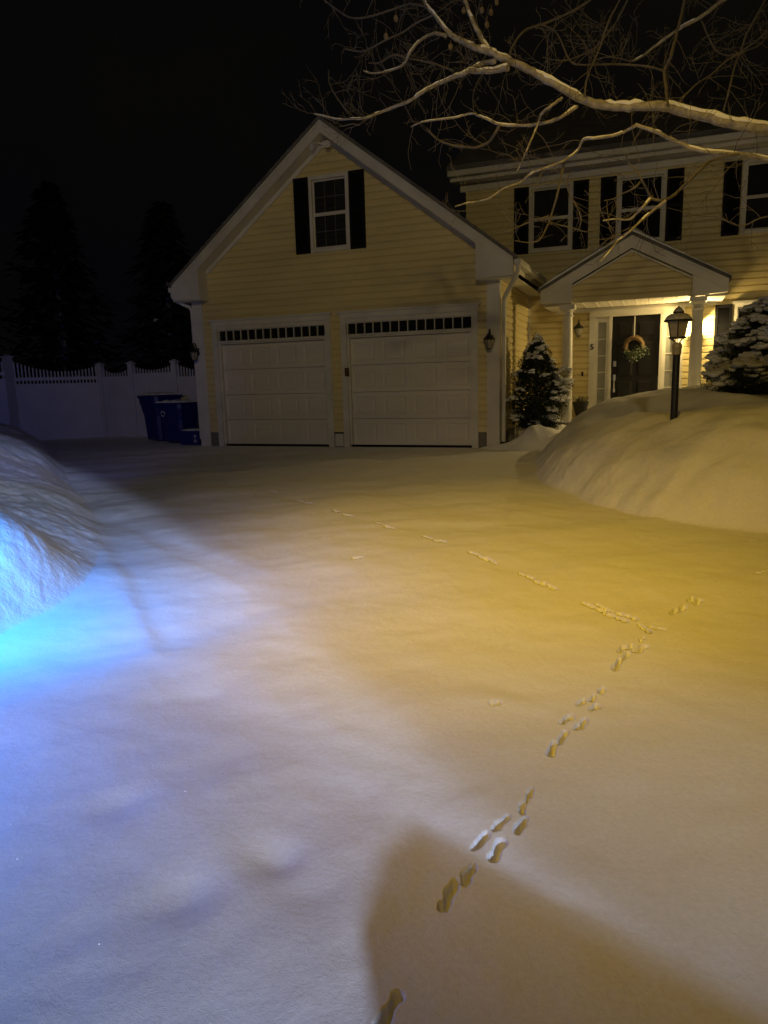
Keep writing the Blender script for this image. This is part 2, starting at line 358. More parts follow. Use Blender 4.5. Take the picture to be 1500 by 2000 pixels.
# ------------------------------------------------------------------ house
D = 3.063; W = 6.4977
RZ, RX, SL = 6.04, 3.26, .756; EL, ER = -.272, 6.828; FR = -.33
DO = [(.549, 3.053), (3.511, 6.017)]; HT = 2.13
house = thing('house', (RX, 0, 0), 'yellow clapboard house with two white garage doors and a lit front porch', 'house')
def courses(mb, z0, z1, L, Rf, holes, place, h=.127, e=.022):
    """lapped siding; place(u, z, off) -> world point; L(z), Rf(z) bound the wall; holes = [(u0,u1,z0,z1)]"""
    brk = {z0, z1}
    z = z0
    while z < z1: brk.add(round(z, 5)); brk.add(round(z+h*.68, 5)); z += h
    def off(f): return e*(1-.18*f/.68) if f < .68 else e*.82*(1-(f-.68)/.32)
    for a in holes: brk.add(a[2]); brk.add(a[3])
    brk = sorted(b for b in brk if z0 <= b <= z1)
    for za, zb in zip(brk, brk[1:]):
        if zb-za < 1e-4: continue
        zm = (za+zb)/2; k = math.floor((zm-z0)/h+1e-6); base = z0+k*h
        oa, ob = off(max(0, (za-base)/h)), off(min(1, (zb-base)/h))
        cuts = sorted([(a[0], a[1]) for a in holes if a[2] < zm < a[3]])
        la, lb, ra, rb = L(za), L(zb), Rf(za), Rf(zb)
        if rb-lb < .01 and ra-la < .01: continue
        ends = [(la, lb)]; segs = []
        for c in cuts: segs.append((ends[-1], (c[0], c[0]))); ends.append((c[1], c[1]))
        segs.append((ends[-1], (ra, rb)))
        for (a0, a1), (b0, b1) in segs:
            if b0 <= a0: continue
            mb.face(place(a0, za, oa), place(b0, za, oa), place(max(b1, a1), zb, ob), place(a1, zb, ob))
            if abs(za-base) < 1e-4: mb.face(place(a0, za, 0), place(b0, za, 0), place(b0, za, oa), place(a0, za, oa))
gl = lambda z: max(0, RX-(RZ-.02-z)/SL) if z > 3.1 else 0.0
gr = lambda z: min(W, RX+(RZ-.02-z)/SL) if z > 3.1 else W
WIN = (2.83, 3.665, 3.77, 5.157)
mb = MB()
courses(mb, .30, 5.98, gl, gr, [(DO[0][0]-.1, DO[0][1]+.1, .3, 2.56), (DO[1][0]-.1, DO[1][1]+.1, .3, 2.56), (WIN[0], WIN[1], WIN[2], WIN[3])], lambda u, z, o: (u, -o, z))
courses(mb, .30, 3.25, lambda z: 0, lambda z: D, [], lambda u, z, o: (W+o, u, z))
courses(mb, .30, 3.25, lambda z: 0, lambda z: 7.5, [], lambda u, z, o: (-o, u, z))
mb.build('garage_siding', SIDING, house)
MW = dict(w1=(6.503, 7.407, 3.90, 5.25), w2=(8.279, 9.216, 3.90, 5.25), w3=(10.575, 11.51, 3.90, 5.25), w4=(10.56, 11.5, 1.2, 2.60), w5=(12.9, 13.8, 3.90, 5.25))
mb = MB()
mh = list(MW.values())+[(7.80, 9.66, .3, 2.60)]
courses(mb, .30, 5.44, lambda z: W if z < 3.19 else 5.12, lambda z: 16, mh, lambda u, z, o: (u, D-o, z))
mb.build('main_siding', SIDING, house)
MB().box(6.7, 16, D+.004, 9.4, 0, 5.5).build('inner_wall', BLACK, house) if False else None
mb = MB(); mb.box(0, DO[0][0]-.12, -.004, .2, -.3, .298); mb.box(DO[0][1]+.12, DO[1][0]-.12, -.004, .2, -.3, .298); mb.box(DO[1][1]+.12, W, -.004, .2, -.3, .298)
mb.box(W-.2, W+.004, .2, D, -.3, .298); mb.box(0-.004, .2, .2, 7.5, -.3, .298); mb.box(W, 16, D-.004, D+.2, -.3, .298)
mb.build('foundation', FOUND, house)
# corner boards, frieze, casings
mb = MB(); mb.box(-.035, .22, -.035, -.022, 0.0, 3.16); mb.box(-.035, -.022, -.022, .12, 0.3, 3.16); mb.build('corner_board', WHITE, house)
mb = MB(); mb.box(W-.20, W+.035, -.035, -.022, .02, 3.16); mb.box(W+.022, W+.035, -.022, .10, .02, 3.16); mb.build('corner_board', WHITE, house)
MB().box(W-.002, W+.05, D-.06, D-.022, .3, 3.2).build('corner_board', WHITE, house)
# ---- garage roof
def zt(x): return RZ-SL*abs(x-RX)
TH = .235
mb = MB()
yb = 7.8
for xe in (EL, ER):
    mb.hexa([(RX, FR+.02, RZ-TH), (RX, yb, RZ-TH), (xe, yb, zt(xe)-TH), (xe, FR+.02, zt(xe)-TH)], [(RX, FR+.02, RZ-.02), (RX, yb, RZ-.02), (xe, yb, zt(xe)-.02), (xe, FR+.02, zt(xe)-.02)])
mb.build('roof_deck', SOFFIT, house)
mb = MB()
for s_, xe in ((-1, EL), (1, ER)):
    x2 = xe+s_*.05; n = 26
    for k in range(n):
        a, b = k/n, (k+1)/n; xa, xb = RX+(x2-RX)*a, RX+(x2-RX)*b; t1 = .055; o = .012
        mb.hexa([(xa, FR-.035, zt(xa)-.018), (xa, yb, zt(xa)-.018), (xb, yb, zt(xb)-.018), (xb, FR-.035, zt(xb)-.018)],
                [(xa, FR-.035, zt(xa)+t1-o), (xa, yb, zt(xa)+t1-o), (xb, yb, zt(xb)+t1), (xb, FR-.035, zt(xb)+t1)])
mb.build('roof', SHINGLE, house)
mb = MB()
for s_, xe in ((-1, EL), (1, ER)):
    a = [(RX, RZ-.022), (xe, zt(xe)-.022), (xe, zt(xe)-TH), (RX, RZ-TH)]
    mb.prism(a if s_ > 0 else a[::-1], FR-.004, FR+.018)
    b = [(RX, RZ-.024), (xe, zt(xe)-.024), (xe, zt(xe)-.075), (RX, RZ-.075)]
    mb.prism(b if s_ > 0 else b[::-1], FR-.022, FR-.006)
    # frieze moulding on the wall under the rake
    c = [(RX, RZ-TH-.002), (xe-s_*.28, zt(xe-s_*.28)-TH-.002), (xe-s_*.28, zt(xe-s_*.28)-TH-.10), (RX, RZ-TH-.10)]
    mb.prism(c if s_ > 0 else c[::-1], -.045, -.017)
mb.build('rake_board', WHITE, house)
mb = MB()
for s_, xe in ((-1, EL), (1, ER)):                       # boxed eave returns
    xi = xe-s_*.66; z_ = zt(xe)-TH; zb_ = z_-.085
    a = [(xe, z_+.0), (xe, zb_), (xi, zb_-.01), (xi, zt(xi)-TH)]
    mb.prism(a if s_ < 0 else a[::-1], FR-.002, -.018)
    mb.box(min(xe, xi), max(xe, xi), FR+.01, -.02, zb_-.025, zb_-.012)
    xw = -.05 if s_ < 0 else W+.05
    mb.box(min(xe, xw), max(xe, xw), -.01, 7.5 if s_ < 0 else D, zb_-.01, zb_+.004)
    mb.build('eave_return', WHITE, house); mb = MB()
def gutter(x0, x1, y0, y1, z, nm='gutter'):
    MB().box(x0, x1, y0, y1, z-.11, z).build(nm, WHITE, house, bevel=.02)
gutter(EL-.13, EL-.006, FR+.02, 7.5, zt(EL)-.04); gutter(ER+.006, ER+.13, FR+.02, 2.6, zt(ER)-.04)
mb = MB(); zz = zt(ER)-.14
mb.tube([(ER+.07, FR+.09, zz+.02), (ER+.07, FR+.09, zz-.10), (ER+.02, FR+.13, zz-.20), (W+.17, -.02, zz-.42), (W+.10, .06, zz-.52), (W+.09, .07, zz-.65), (W+.09, .07, .12)], .042, 10)
mb.build('downspout', WHITE, house, True)
mb = MB()
mb.tube([(EL-.07, FR+.09, zz+.02), (EL-.07, FR+.09, zz-.06), (EL-.03, FR+.13, zz-.14), (-.12, -.0, zz-.26), (-.09, .05, zz-.34), (-.085, .06, .15)], .042, 10)
mb.build('downspout', WHITE, house, True)
# shed dormer on the far slope
mb = MB(); mb.hexa([(-1.0, 4.2, 5.60), (2.9, 4.2, 6.05), (2.9, 7.4, 6.05), (-1.0, 7.4, 5.60)], [(-1.0, 4.2, 5.74), (2.9, 4.2, 6.19), (2.9, 7.4, 6.19), (-1.0, 7.4, 5.74)])
mb.build('dormer_roof', SHINGLE, house)
# ---- gable apex security light
fl = MB(); fl.lathe(3.2, -.06, [(.055, 5.66), (.055, 5.70)], 14); fl.box(3.15, 3.25, -.07, -.016, 5.63, 5.72).build('security_light', WHITE, house)
for dx in (-.10, .10):
    t = MB(); t.tube([(3.2, -.08, 5.68), (3.2+dx, -.14, 5.70), (3.2+dx*1.25, -.16, 5.69)], .018, 8); t.tube([(3.2+dx*1.2, -.13, 5.71), (3.2+dx*1.5, -.21, 5.65), (3.2+dx*1.7, -.27, 5.61)], [.03, .05, .062], 12)
    t.build('lamp_head', WHITE, house, True)
# ---- garage doors
for n_, (a, b) in enumerate(DO):
    g = MB(); y = .07
    g.box(a, b, y+.03, y+.06, .035, HT)
    sec = (HT-.035)/4
    for r in range(4):
        z0 = .035+r*sec+.006; z1 = .035+(r+1)*sec-.004
        cw = (b-a)/4
        for c in range(4):
            x0, x1 = a+c*cw, a+(c+1)*cw; m_ = .085; mz = .085
            o = [(x0, z0), (x1, z0), (x1, z1), (x0, z1)]
            i1 = [(x0+m_, z0+mz), (x1-m_, z0+mz), (x1-m_, z1-mz), (x0+m_, z1-mz)]
            def ins(p, d): cx_ = (x0+x1)/2; cz_ = (z0+z1)/2; return [(q[0]+d*(1 if q[0] < cx_ else -1), q[1]+d*(1 if q[1] < cz_ else -1)) for q in p]
            rings = [(o, 0), (i1, 0), (ins(i1, .02), .011), (ins(i1, .035), .011), (ins(i1, .075), .004)]
            for (p, dp_), (q, dq) in zip(rings, rings[1:]):
                for k in range(4):
                    k2 = (k+1) % 4; g.face((p[k][0], y+dp_, p[k][1]), (p[k2][0], y+dp_, p[k2][1]), (q[k2][0], y+dq, q[k2][1]), (q[k][0], y+dq, q[k][1]))
            p = rings[-1][0]; g.face(*[(q[0], y+.004, q[1]) for q in p])
        g.face((a, y, z1), (b, y, z1), (b, y+.03, z1+.003), (a, y+.03, z1+.003))
        g.face((a, y+.03, z0-.003), (b, y+.03, z0-.003), (b, y, z0), (a, y, z0))
    gd = g.build('garage_door', DOORW, house)
    MB().box(a, b, y-.01, y+.05, -.05, .045).build('bottom_seal', BLACK, gd)
    t = MB()
    t.box(a-.12, a, -.045, .07, 0, 2.50); t.box(b, b+.12, -.045, .07, 0, 2.50)
    t.box(a-.13, b+.13, -.05, .07, 2.50, 2.60); t.box(a-.17, b+.17, -.085, -.016, 2.60, 2.635)
    t.box(a, b, -.02, .07, HT+.002, 2.19); t.box(a-.002, b+.002, -.055, -.0201, HT+.03, HT+.055); t.box(a, b, -.02, .07, 2.42, 2.50)
    t.box(a, a+.045, .0, .069, .05, HT); t.box(b-.045, b, .0, .069, .05, HT)
    t.build('door_casing', WHITE, house)
    w_ = MB(); w_.box(a, b, .045, .055, 2.191, 2.419); tw = w_.build('transom_window', GLASS, house)
    w2 = MB(); w2.box(a, b, .012, .044, 2.191, 2.205); w2.box(a, b, .012, .044, 2.405, 2.419)
    for k in range(15):
        xx = a+.012+(b-a-.024)*k/14; w2.box(xx-.008, xx+.008, .014, .043, 2.2055, 2.4045)
    w2.build('muntin', WHITE, tw)
MB().box(3.47, 3.55, -.075, -.046, 1.40, 1.56).build('door_latch_bracket', RUST, house)
mb = MB(); mb.box(3.19, 3.37, -.03, -.006, .02, .27); mb.build('base_block', WHITE, house); MB().box(3.18, 3.38, -.04, -.006, .275, .299).build('flashing', BLACK, house)
# ---- windows
def window(x0, x1, z0, z1, y, sh, shw=.31, grid=(3, 2), pane=GLASS, head=True, upper_pane=None):
    """double-hung window in a wall facing -y at y; x0..x1 outer casing"""
    c = .065; wd = MB()
    wd.box(x0, x0+c, y-.045, y+.03, z0, z1); wd.box(x1-c, x1, y-.045, y+.03, z0, z1); wd.box(x0+c, x1-c, y-.045, y+.03, z1-c, z1); wd.box(x0+c, x1-c, y-.055, y+.03, z0, z0+c)
    o = wd.build('window', WHITE, house)
    zm = (z0+z1)/2
    s_ = MB(); a, b = x0+c, x1-c
    for (q0, q1, yy) in ((z0+c, zm, y+.005), (zm, z1-c, y+.022)):
        s_.box(a, a+.03, yy-.012, yy+.012, q0, q1); s_.box(b-.03, b, yy-.012, yy+.012, q0, q1); s_.box(a+.03, b-.03, yy-.012, yy+.012, q0, q0+.035); s_.box(a+.03, b-.03, yy-.012, yy+.012, q1-.03, q1)
    s_.build('sash', WHITE, o)
    p = MB(); p.box(a+.03, b-.03, y+.006, y+.010, z0+c+.035, zm-.03); p.box(a+.03, b-.03, y+.024, y+.028, zm+.035, z1-c-.03); p.build('pane', pane, o)
    m_ = MB()
    for (q0, q1, yy) in ((z0+c+.035, zm-.03, y+.001), (zm+.035, z1-c-.03, y+.018)):
        for k in range(1, grid[0]): xx = a+.03+(b-a-.06)*k/grid[0]; m_.box(xx-.006, xx+.006, yy-.002, yy+.003, q0, q1)
        for k in range(1, grid[1]): z_ = q0+(q1-q0)*k/grid[1]; m_.box(a+.03, b-.03, yy-.003, yy+.0035, z_-.006, z_+.006)
    m_.build('grille', MAT_GR, o)
    for sx0 in sh:
        q = MB(); q.box(sx0, sx0+.05, y-.055, y-.016, z0, z1); q.box(sx0+shw-.05, sx0+shw, y-.055, y-.016, z0, z1)
        for zz0, zz1 in ((z0, z0+.06), (zm-.03, zm+.03), (z1-.06, z1)): q.box(sx0+.05, sx0+shw-.05, y-.055, y-.016, zz0, zz1)
        for (r0, r1) in ((z0+.06, zm-.03), (zm+.03, z1-.06)):
            n = int((r1-r0)/.045)
            for k in range(n):
                za = r0+(r1-r0)*k/n; zb = r0+(r1-r0)*(k+.85)/n
                q.hexa([(sx0+.05, y-.052, za), (sx0+shw-.05, y-.052, za), (sx0+shw-.05, y-.046, za), (sx0+.05, y-.046, za)], [(sx0+.05, y-.036, zb), (sx0+shw-.05, y-.036, zb), (sx0+shw-.05, y-.030, zb), (sx0+.05, y-.030, zb)])
            q.box(sx0+.05, sx0+shw-.05, y-.028, y-.017, r0, r1)
        q.build('shutter', BLACK, o)
    if head: MB().box(x0-.03, x1+.03, y-.07, y-.016, z1+.001, z1+.05).build('window_head', WHITE, o)
    return o
MAT_GR = mat('grey_grille', (.085, .082, .075), .5)
window(*WIN, 0, (2.51, 3.675), head=False, pane=BLIND)
for k in ('w1', 'w2'):
    x0, x1, z0, z1 = MW[k]; window(x0, x1, z0, z1, D, (x0-.32, x1+.01), pane=GLASSC if k == 'w1' else GLASS, grid=(1, 1) if k == 'w1' else (3, 1), head=False)
for k in ('w3', 'w5'):
    x0, x1, z0, z1 = MW[k]; window(x0, x1, z0, z1, D, (x0-.33, x1+.01), grid=(1, 1), pane=GLASSC, head=False)
x0, x1, z0, z1 = MW['w4']; window(x0, x1, z0, z1, D, (x0-.34, x1+.01), grid=(1, 1), pane=GLASSC)
# ---- main roof, eave
mb = MB()
mb.box(5.0, 16.2, D-.05, D-.016, 5.25+.05, 5.45).build('frieze_board', WHITE, house)
mb = MB(); mb.box(4.86, 16.2, 2.72, D+.02, 5.452, 5.475); mb.box(4.86, 16.2, 2.70, 2.72, 5.452, 5.66); mb.build('main_soffit', WHITE, house)
MB().box(4.83, 16.2, 2.57, 2.699, 5.53, 5.65).build('gutter', WHITE, house, bevel=.02)
mb = MB(); RS = .50
mb.hexa([(4.8, 2.66, 5.64), (16.2, 2.66, 5.64), (16.2, 7.6, 5.64+4.94*RS), (4.8, 7.6, 5.64+4.94*RS)], [(4.8, 2.62, 5.76), (16.2, 2.62, 5.76), (16.2, 7.6, 5.78+4.94*RS), (4.8, 7.6, 5.78+4.94*RS)])
mb.hexa([(4.8, 7.6, 5.64+4.94*RS), (16.2, 7.6, 5.64+4.94*RS), (16.2, 12.5, 5.64), (4.8, 12.5, 5.64)], [(4.8, 7.6, 5.78+4.94*RS), (16.2, 7.6, 5.78+4.94*RS), (16.2, 12.5, 5.76), (4.8, 12.5, 5.76)])
mb.build('roof', SHINGLE, house)
mb = MB()
mb.hexa([(5.11, D, 3.2), (5.11, 12.4, 3.2), (5.11, 7.6, 7.95), ][:3], [(5.13, D, 3.2), (5.13, 12.4, 3.2), (5.13, 7.6, 7.95)][:3])
mb.build('gable_wall', SIDING, house)
# ---- porch
PX0, PX1, PZ, PA = 6.99, 10.343, 2.73, 3.83; PM = (PX0+PX1)/2; PS = (PA-2.93)/(PM-PX0); PYF = 1.63
def pz(x): return PA-PS*abs(x-PM)
mb = MB()
for s_, xe in ((-1, PX0), (1, PX1)):
    a = [(PM, PA), (xe, pz(xe)), (xe, pz(xe)-.20), (PM, PA-.22)]
    mb.prism(a if s_ > 0 else a[::-1], PYF-.02, PYF)
    b = [(PM, PA-.24), (xe-s_*.3, pz(xe-s_*.3)-.22), (xe-s_*.3, pz(xe-s_*.3)-.26), (PM, PA-.28)]
    mb.prism(b if s_ > 0 else b[::-1], PYF+.06, PYF+.09)
    c = [(PM, PA+.002), (xe, pz(xe)+.002), (xe, pz(xe)-.05), (PM, PA-.05)]
    mb.prism(c if s_ > 0 else c[::-1], PYF-.04, PYF-.021)
mb.build('porch_rake_board', WHITE, house)
mb = MB()
for s_, xe in ((-1, PX0), (1, PX1)):
    xi = xe-s_*.6; z_ = pz(xe)-.2
    a = [(xe, z_), (xe, PZ-.02), (xi, PZ-.055), (xi, pz(xi)-.2)]
    mb.prism(a if s_ < 0 else a[::-1], PYF-.002, PYF+.19)
    mb.build('porch_eave_return', WHITE, house); mb = MB()
mb = MB()
for s_, xe in ((-1, PX0), (1, PX1)):
    x2 = xe+s_*.04
    mb.hexa([(PM, PYF-.05, PA+.004), (PM, D-.02, PA+.004), (x2, D-.02, pz(x2)+.004), (x2, PYF-.05, pz(x2)+.004)], [(PM, PYF-.05, PA+.07), (PM, D-.02, PA+.07), (x2, D-.02, pz(x2)+.07), (x2, PYF-.05, pz(x2)+.07)])
mb.build('porch_roof', SHINGLE, house)
mb = MB()                                                 # settled snow on the porch roof, thinning to the edge
for s_, xe in ((-1, PX0), (1, PX1)):
    n = 24; ny = 7
    def sp(a, b):
        x = PM+(xe+s_*.035-PM)*a; y = PYF-.045+(D-.03-PYF)*b
        h = .085+.035*math.sin(3.1*a+1+s_)+.012*math.sin(17*a+9*b)+.01*math.sin(41*a-7*b); h *= min(1, .15+7*(1-a))*min(1, .3+4*b)
        return (x, y, pz(x)+.072+max(h, .012))
    def sb(a, b): q = sp(a, b); return (q[0], q[1], pz(q[0])+.07)
    for ii in range(n):
        for jj in range(ny): mb.face(sp(ii/n, jj/ny), sp((ii+1)/n, jj/ny), sp((ii+1)/n, (jj+1)/ny), sp(ii/n, (jj+1)/ny))
        mb.face(sb(ii/n, 0), sb((ii+1)/n, 0), sp((ii+1)/n, 0), sp(ii/n, 0))
    for jj in range(ny): mb.face(sb(1, jj/ny), sb(1, (jj+1)/ny), sp(1, (jj+1)/ny), sp(1, jj/ny))
mb.build('porch_roof_snow', SHINGLE if False else SNOW, house, True)
mb = MB(); courses(mb, 2.70, 3.62, lambda z: max(7.5, PM-(PA-.22-z)/PS), lambda z: min(9.86, PM+(PA-.22-z)/PS), [], lambda u, z, o: (u, PYF+.13-o, z), h=.115)
mb.build('pediment_siding', SIDING, house)
mb = MB(); n = 40
for k in range(n):
    x0 = PX0+.03+(PX1-PX0-.06)*k/n; x1 = PX0+.03+(PX1-PX0-.06)*(k+1)/n
    mb.box(x0+.005, x1-.005, PYF+.14, D-.02, 2.69, 2.705); mb.box(x1-.005, x1+.005, PYF+.15, D-.021, 2.697, 2.704)
    if k % 3 == 0: mb.box(x0-.004, x0+.005, PYF+.15, D-.021, 2.682, 2.704)
mb.build('porch_ceiling', SOFFIT, house)
mb = MB(); mb.box(PX0+.02, 7.35, PYF+.2, D-.02, 2.66, 2.69); mb.box(9.99, PX1-.02, PYF+.2, D-.02, 2.66, 2.69); mb.box(PX0+.1, PX1-.1, D-.06, D-.017, 2.61, 2.68)
mb.build('porch_beam', WHITE, house)
for cx_ in (7.495, 9.86):
    mb = MB(); cyy = 1.82; prof = [(.15, .1), (.15, .18), (.13, .20), (.125, .24)]
    for t in np.linspace(0, 1, 9): prof.append((.118-.022*t**1.5, .26+t*2.16))
    prof += [(.10, 2.43), (.115, 2.445), (.115, 2.46), (.098, 2.47), (.098, 2.53), (.12, 2.55), (.135, 2.575)]
    mb.lathe(cx_, cyy, prof, 28); mb.box(cx_-.145, cx_+.145, cyy-.145, cyy+.145, 2.576, 2.664); mb.build('porch_column', WHITE, house, True)
MB().box(7.2, 10.1, 1.7, D-.02, .0, .36).build('porch_floor', FOUND, house)
# entry
fd = MB(); x0, x1, z0, z1 = 8.27, 9.20, .40, 2.482; y = D-.01
fd.box(x0, x1, y, y+.04, z0, z1)
for (a, b, c_, d_) in ((.1, .42, .12, .75), (.51, .83, .12, .75), (.1, .42, .86, 1.55), (.51, .83, .86, 1.55), (.1, .42, 1.66, 1.95), (.51, .83, 1.66, 1.95)):
    P_ = [(x0+a, z0+c_), (x0+b, z0+c_), (x0+b, z0+d_), (x0+a, z0+d_)]; cxx = x0+(a+b)/2; czz = z0+(c_+d_)/2
    q = [(u+.035*(1 if u < cxx else -1), w+.035*(1 if w < czz else -1)) for u, w in P_]
    for k in range(4):
        k2 = (k+1) % 4; fd.face((P_[k][0], y-.001, P_[k][1]), (P_[k2][0], y-.001, P_[k2][1]), (q[k2][0], y-.014, q[k2][1]), (q[k][0], y-.014, q[k][1]))
    fd.face(*[(u, y-.014, w) for u, w in q])
fdo = fd.build('front_door', DOORB, house)
h = MB(); h.box(8.305, 8.365, y-.03, y-.001, 1.46, 1.57); h.build('door_lock', BRASS, fdo, bevel=.008)
h = MB(); h.box(8.31, 8.36, y-.022, y-.001, 1.17, 1.29); h.tube([(8.335, y-.015, 1.24), (8.335, y-.065, 1.22), (8.335, y-.07, 1.1), (8.335, y-.055, .98), (8.335, y-.012, .96)], .011, 8); h.box(8.315, 8.355, y-.02, y-.001, .92, 1.0)
h.build('door_handle', BRASS, fdo)
t = MB(); t.box(7.80, 7.93, D-.05, D+.02, .36, 2.49); t.box(8.20, 8.262, D-.06, D+.02, .36, 2.49); t.box(9.208, 9.27, D-.06, D+.02, .36, 2.49); t.box(9.53, 9.66, D-.05, D+.02, .36, 2.49)
t.box(7.80, 9.66, D-.055, D+.02, 2.491, 2.60); t.box(7.78, 9.68, D-.08, D-.017, 2.601, 2.63)
t.build('entry_casing', WHITE, house)
for (a, b) in ((7.93, 8.20), (9.27, 9.53)):
    t = MB(); t.box(a, a+.055, D-.03, D+.02, .36, 2.489); t.box(b-.055, b, D-.03, D+.02, .36, 2.489); t.box(a+.055, b-.055, D-.03, D+.02, .36, .66); t.box(a+.055, b-.055, D-.03, D+.02, 2.38, 2.489)
    o = t.build('sidelight', WHITE, house)
    MB().box(a+.055, b-.055, D, D+.012, .66, 2.38).build('pane', FROST, o)
    t = MB()
    for k in range(1, 5): z_ = .66+1.72*k/5; t.box(a+.055, b-.055, D-.012, D-.001, z_-.009, z_+.009)
    t.build('muntin', WHITE, o)
MB().box(7.655, 7.695, D-.04, D-.0155, 1.28, 1.37).build('doorbell', BLACK, house)
cu = bpy.data.curves.new('house_number', 'FONT'); cu.body = '5'; cu.size = .16; cu.extrude = .006; cu.offset = .003
tmp = bpy.data.objects.new('number_text', cu); COL.objects.link(tmp); bpy.context.view_layer.update()
nm = bpy.data.meshes.new_from_object(tmp.evaluated_get(bpy.context.evaluated_depsgraph_get())); bpy.data.objects.remove(tmp); nm.materials.clear(); nm.materials.append(BLACK)
no = bpy.data.objects.new('house_number', nm); COL.objects.link(no); no.location = (7.825-RX, D-.058, 1.83); no.rotation_euler = (math.pi/2, 0, 0); no.parent = house
# ------------------------------------------------------------------ wall lanterns
def lantern(x, y, z, label, lit=False):
    t = thing('wall_lantern', (x, y, z), label, 'lantern', 'black carriage lanterns on the house wall')
    a = MB(); a.lathe(x, y-.014, [(.045, z-.02), (.045, z+.02)], 12); a.box(x-.04, x+.04, y-.03, y-.001, z-.05, z+.09)
    a.tube([(x, y-.02, z+.07), (x, y-.06, z+.17), (x, y-.12, z+.19), (x, y-.14, z+.14)], .011, 8); a.build('bracket', IRON, t, True)
    c = MB(); cy_ = y-.14; c.lathe(x, cy_, [(.108, z+.0), (.112, z+.012), (.085, z+.045), (.05, z+.075), (.04, z+.085), (.042, z+.10), (.018, z+.125), (.012, z+.15), (.018, z+.16), (.004, z+.18)], 20); c.build('cap', IRON, t, True)
    f = MB()
    for k in range(6):
        an = math.pi/3*k+.3; f.tube([(x+.088*math.cos(an), cy_+.088*math.sin(an), z), (x+.052*math.cos(an), cy_+.052*math.sin(an), z-.15)], .005, 5)
    f.lathe(x, cy_, [(.056, z-.165), (.058, z-.15)], 16); f.tube([(x, cy_, z-.165), (x, cy_, z-.185)], .012, 8); f.build('cage', IRON, t)
    if lit: b = MB(); b.blob((x, cy_, z-.06), .022, .022, .035, 12, 8, 0); b.build('bulb', BULB, t, True)
    else:
        g_ = MB(); g_.lathe(x, cy_, [(.045, z-.148), (.080, z-.002)], 16); g_.build('glass', LGLASS, t, True)
    return t
lantern(.04, -.036, 1.99, 'black wall lantern on the far left corner board of the garage')
lantern(6.375, -.036, 1.96, 'black wall lantern on the corner board right of the garage doors')
lantern(7.59, D-.016, 2.27, 'unlit black wall lantern left of the front door above the doorbell')
lantern(9.89, D-.016, 2.27, 'lit wall lantern glowing behind the right porch column', True)
# ------------------------------------------------------------------ wreath
wx, wy, wz = 8.71, D-.055, 1.86
wr = thing('wreath', (wx, wy, wz), 'straw ring wreath with leaves and pale flowers hanging on the black front door', 'wreath')
m_ = MB(); pts = []
for k in range(41): an = 2*math.pi*k/40; pts.append((wx+.165*math.cos(an), wy, wz+.165*math.sin(an)))
m_.tube(pts, .038, 10)
for k in range(260):
    an = random.uniform(0, 2*math.pi); an2 = an+random.uniform(.15, .4); ph = random.uniform(0, 6.28); r = .165+.05*math.cos(ph); yy = wy+.05*math.sin(ph)
    m_.tube([(wx+r*math.cos(an), yy, wz+r*math.sin(an)), (wx+(r+.012)*math.cos(an2), yy-.004, wz+(r+.012)*math.sin(an2))], .003, 3)
m_.build('straw_ring', STRAW, wr, True)
lv = MB(); pt = MB()
for k in range(330):
    an = random.gauss(-1.25, .65); r = .165+random.gauss(.02, .055); c = np.array([wx+r*math.cos(an), wy-.05-random.random()*.05, wz+r*math.sin(an)])
    if k % 9 == 0 and an > -1.9: pt.blob(c, .013, .008, .013, 6, 4, .3); continue
    d = np.array([random.gauss(0, 1), random.gauss(-.4, .6), random.gauss(-.3, 1)]); d /= np.linalg.norm(d); s_ = np.cross(d, [0, 1, 0]); s_ /= np.linalg.norm(s_)+1e-6; L = random.uniform(.03, .07)
    lv.face(c, c+d*L*.5+s_*.011, c+d*L, c+d*L*.5-s_*.011)
lv.build('leaf_spray', LEAF, wr); pt.build('flowers', PETAL, wr)
MB().box(wx-.012, wx+.012, wy+.02, wy+.026, wz+.2, 2.475).build('ribbon', PETAL, wr)
# ------------------------------------------------------------------ planter
pl = thing('planter', (7.72, 2.3, .36), 'black urn planter standing beside the left porch column', 'planter')
m_ = MB(); m_.lathe(7.74, 2.2, [(.10, .36), (.10, .39), (.075, .42), (.11, .52), (.14, .66), (.165, .74), (.17, .76), (.14, .76), (.12, .72)], 20); m_.build('urn', POT, pl, True)
m_ = MB()
for k in range(60):
    a = random.uniform(0, 6.28); r = random.uniform(.02, .13); L = random.uniform(.04, .14); m_.tube([(7.74+r*math.cos(a), 2.2+r*math.sin(a), .72), (7.74+r*1.3*math.cos(a), 2.2+r*1.3*math.sin(a), .75+L)], .004, 3)
m_.build('dry_stems', NEEDLE, pl)
# ------------------------------------------------------------------ lamp post
lx, ly = 9.46, -3.95; lz = .55
lp = thing('lamp_post', (lx, ly, lz), 'unlit black lamp post with snow dusted lantern standing in the snow mound', 'lamp post')
m_ = MB(); m_.lathe(lx, ly, [(.043, -.1), (.040, 1.50)], 20); m_.build('post', IRON, lp, True)
m_ = MB(); m_.lathe(lx, ly, [(.048, 1.49), (.05, 1.50), (.05, 1.56), (.056, 1.565), (.056, 1.60), (.035, 1.625)], 20)
m_.build('collar', LGLASS, lp, True)
m_ = MB()
for k in range(8):
    a = 2*math.pi*k/8; m_.tube([(lx+.028*math.cos(a), ly+.028*math.sin(a), 1.61), (lx+.040*math.cos(a), ly+.040*math.sin(a), 1.645), (lx+.075*math.cos(a), ly+.075*math.sin(a), 1.672)], .005, 5)
m_.lathe(lx, ly, [(.092, 1.67), (.096, 1.675), (.092, 1.688)], 24); m_.build('basket', IRON, lp)
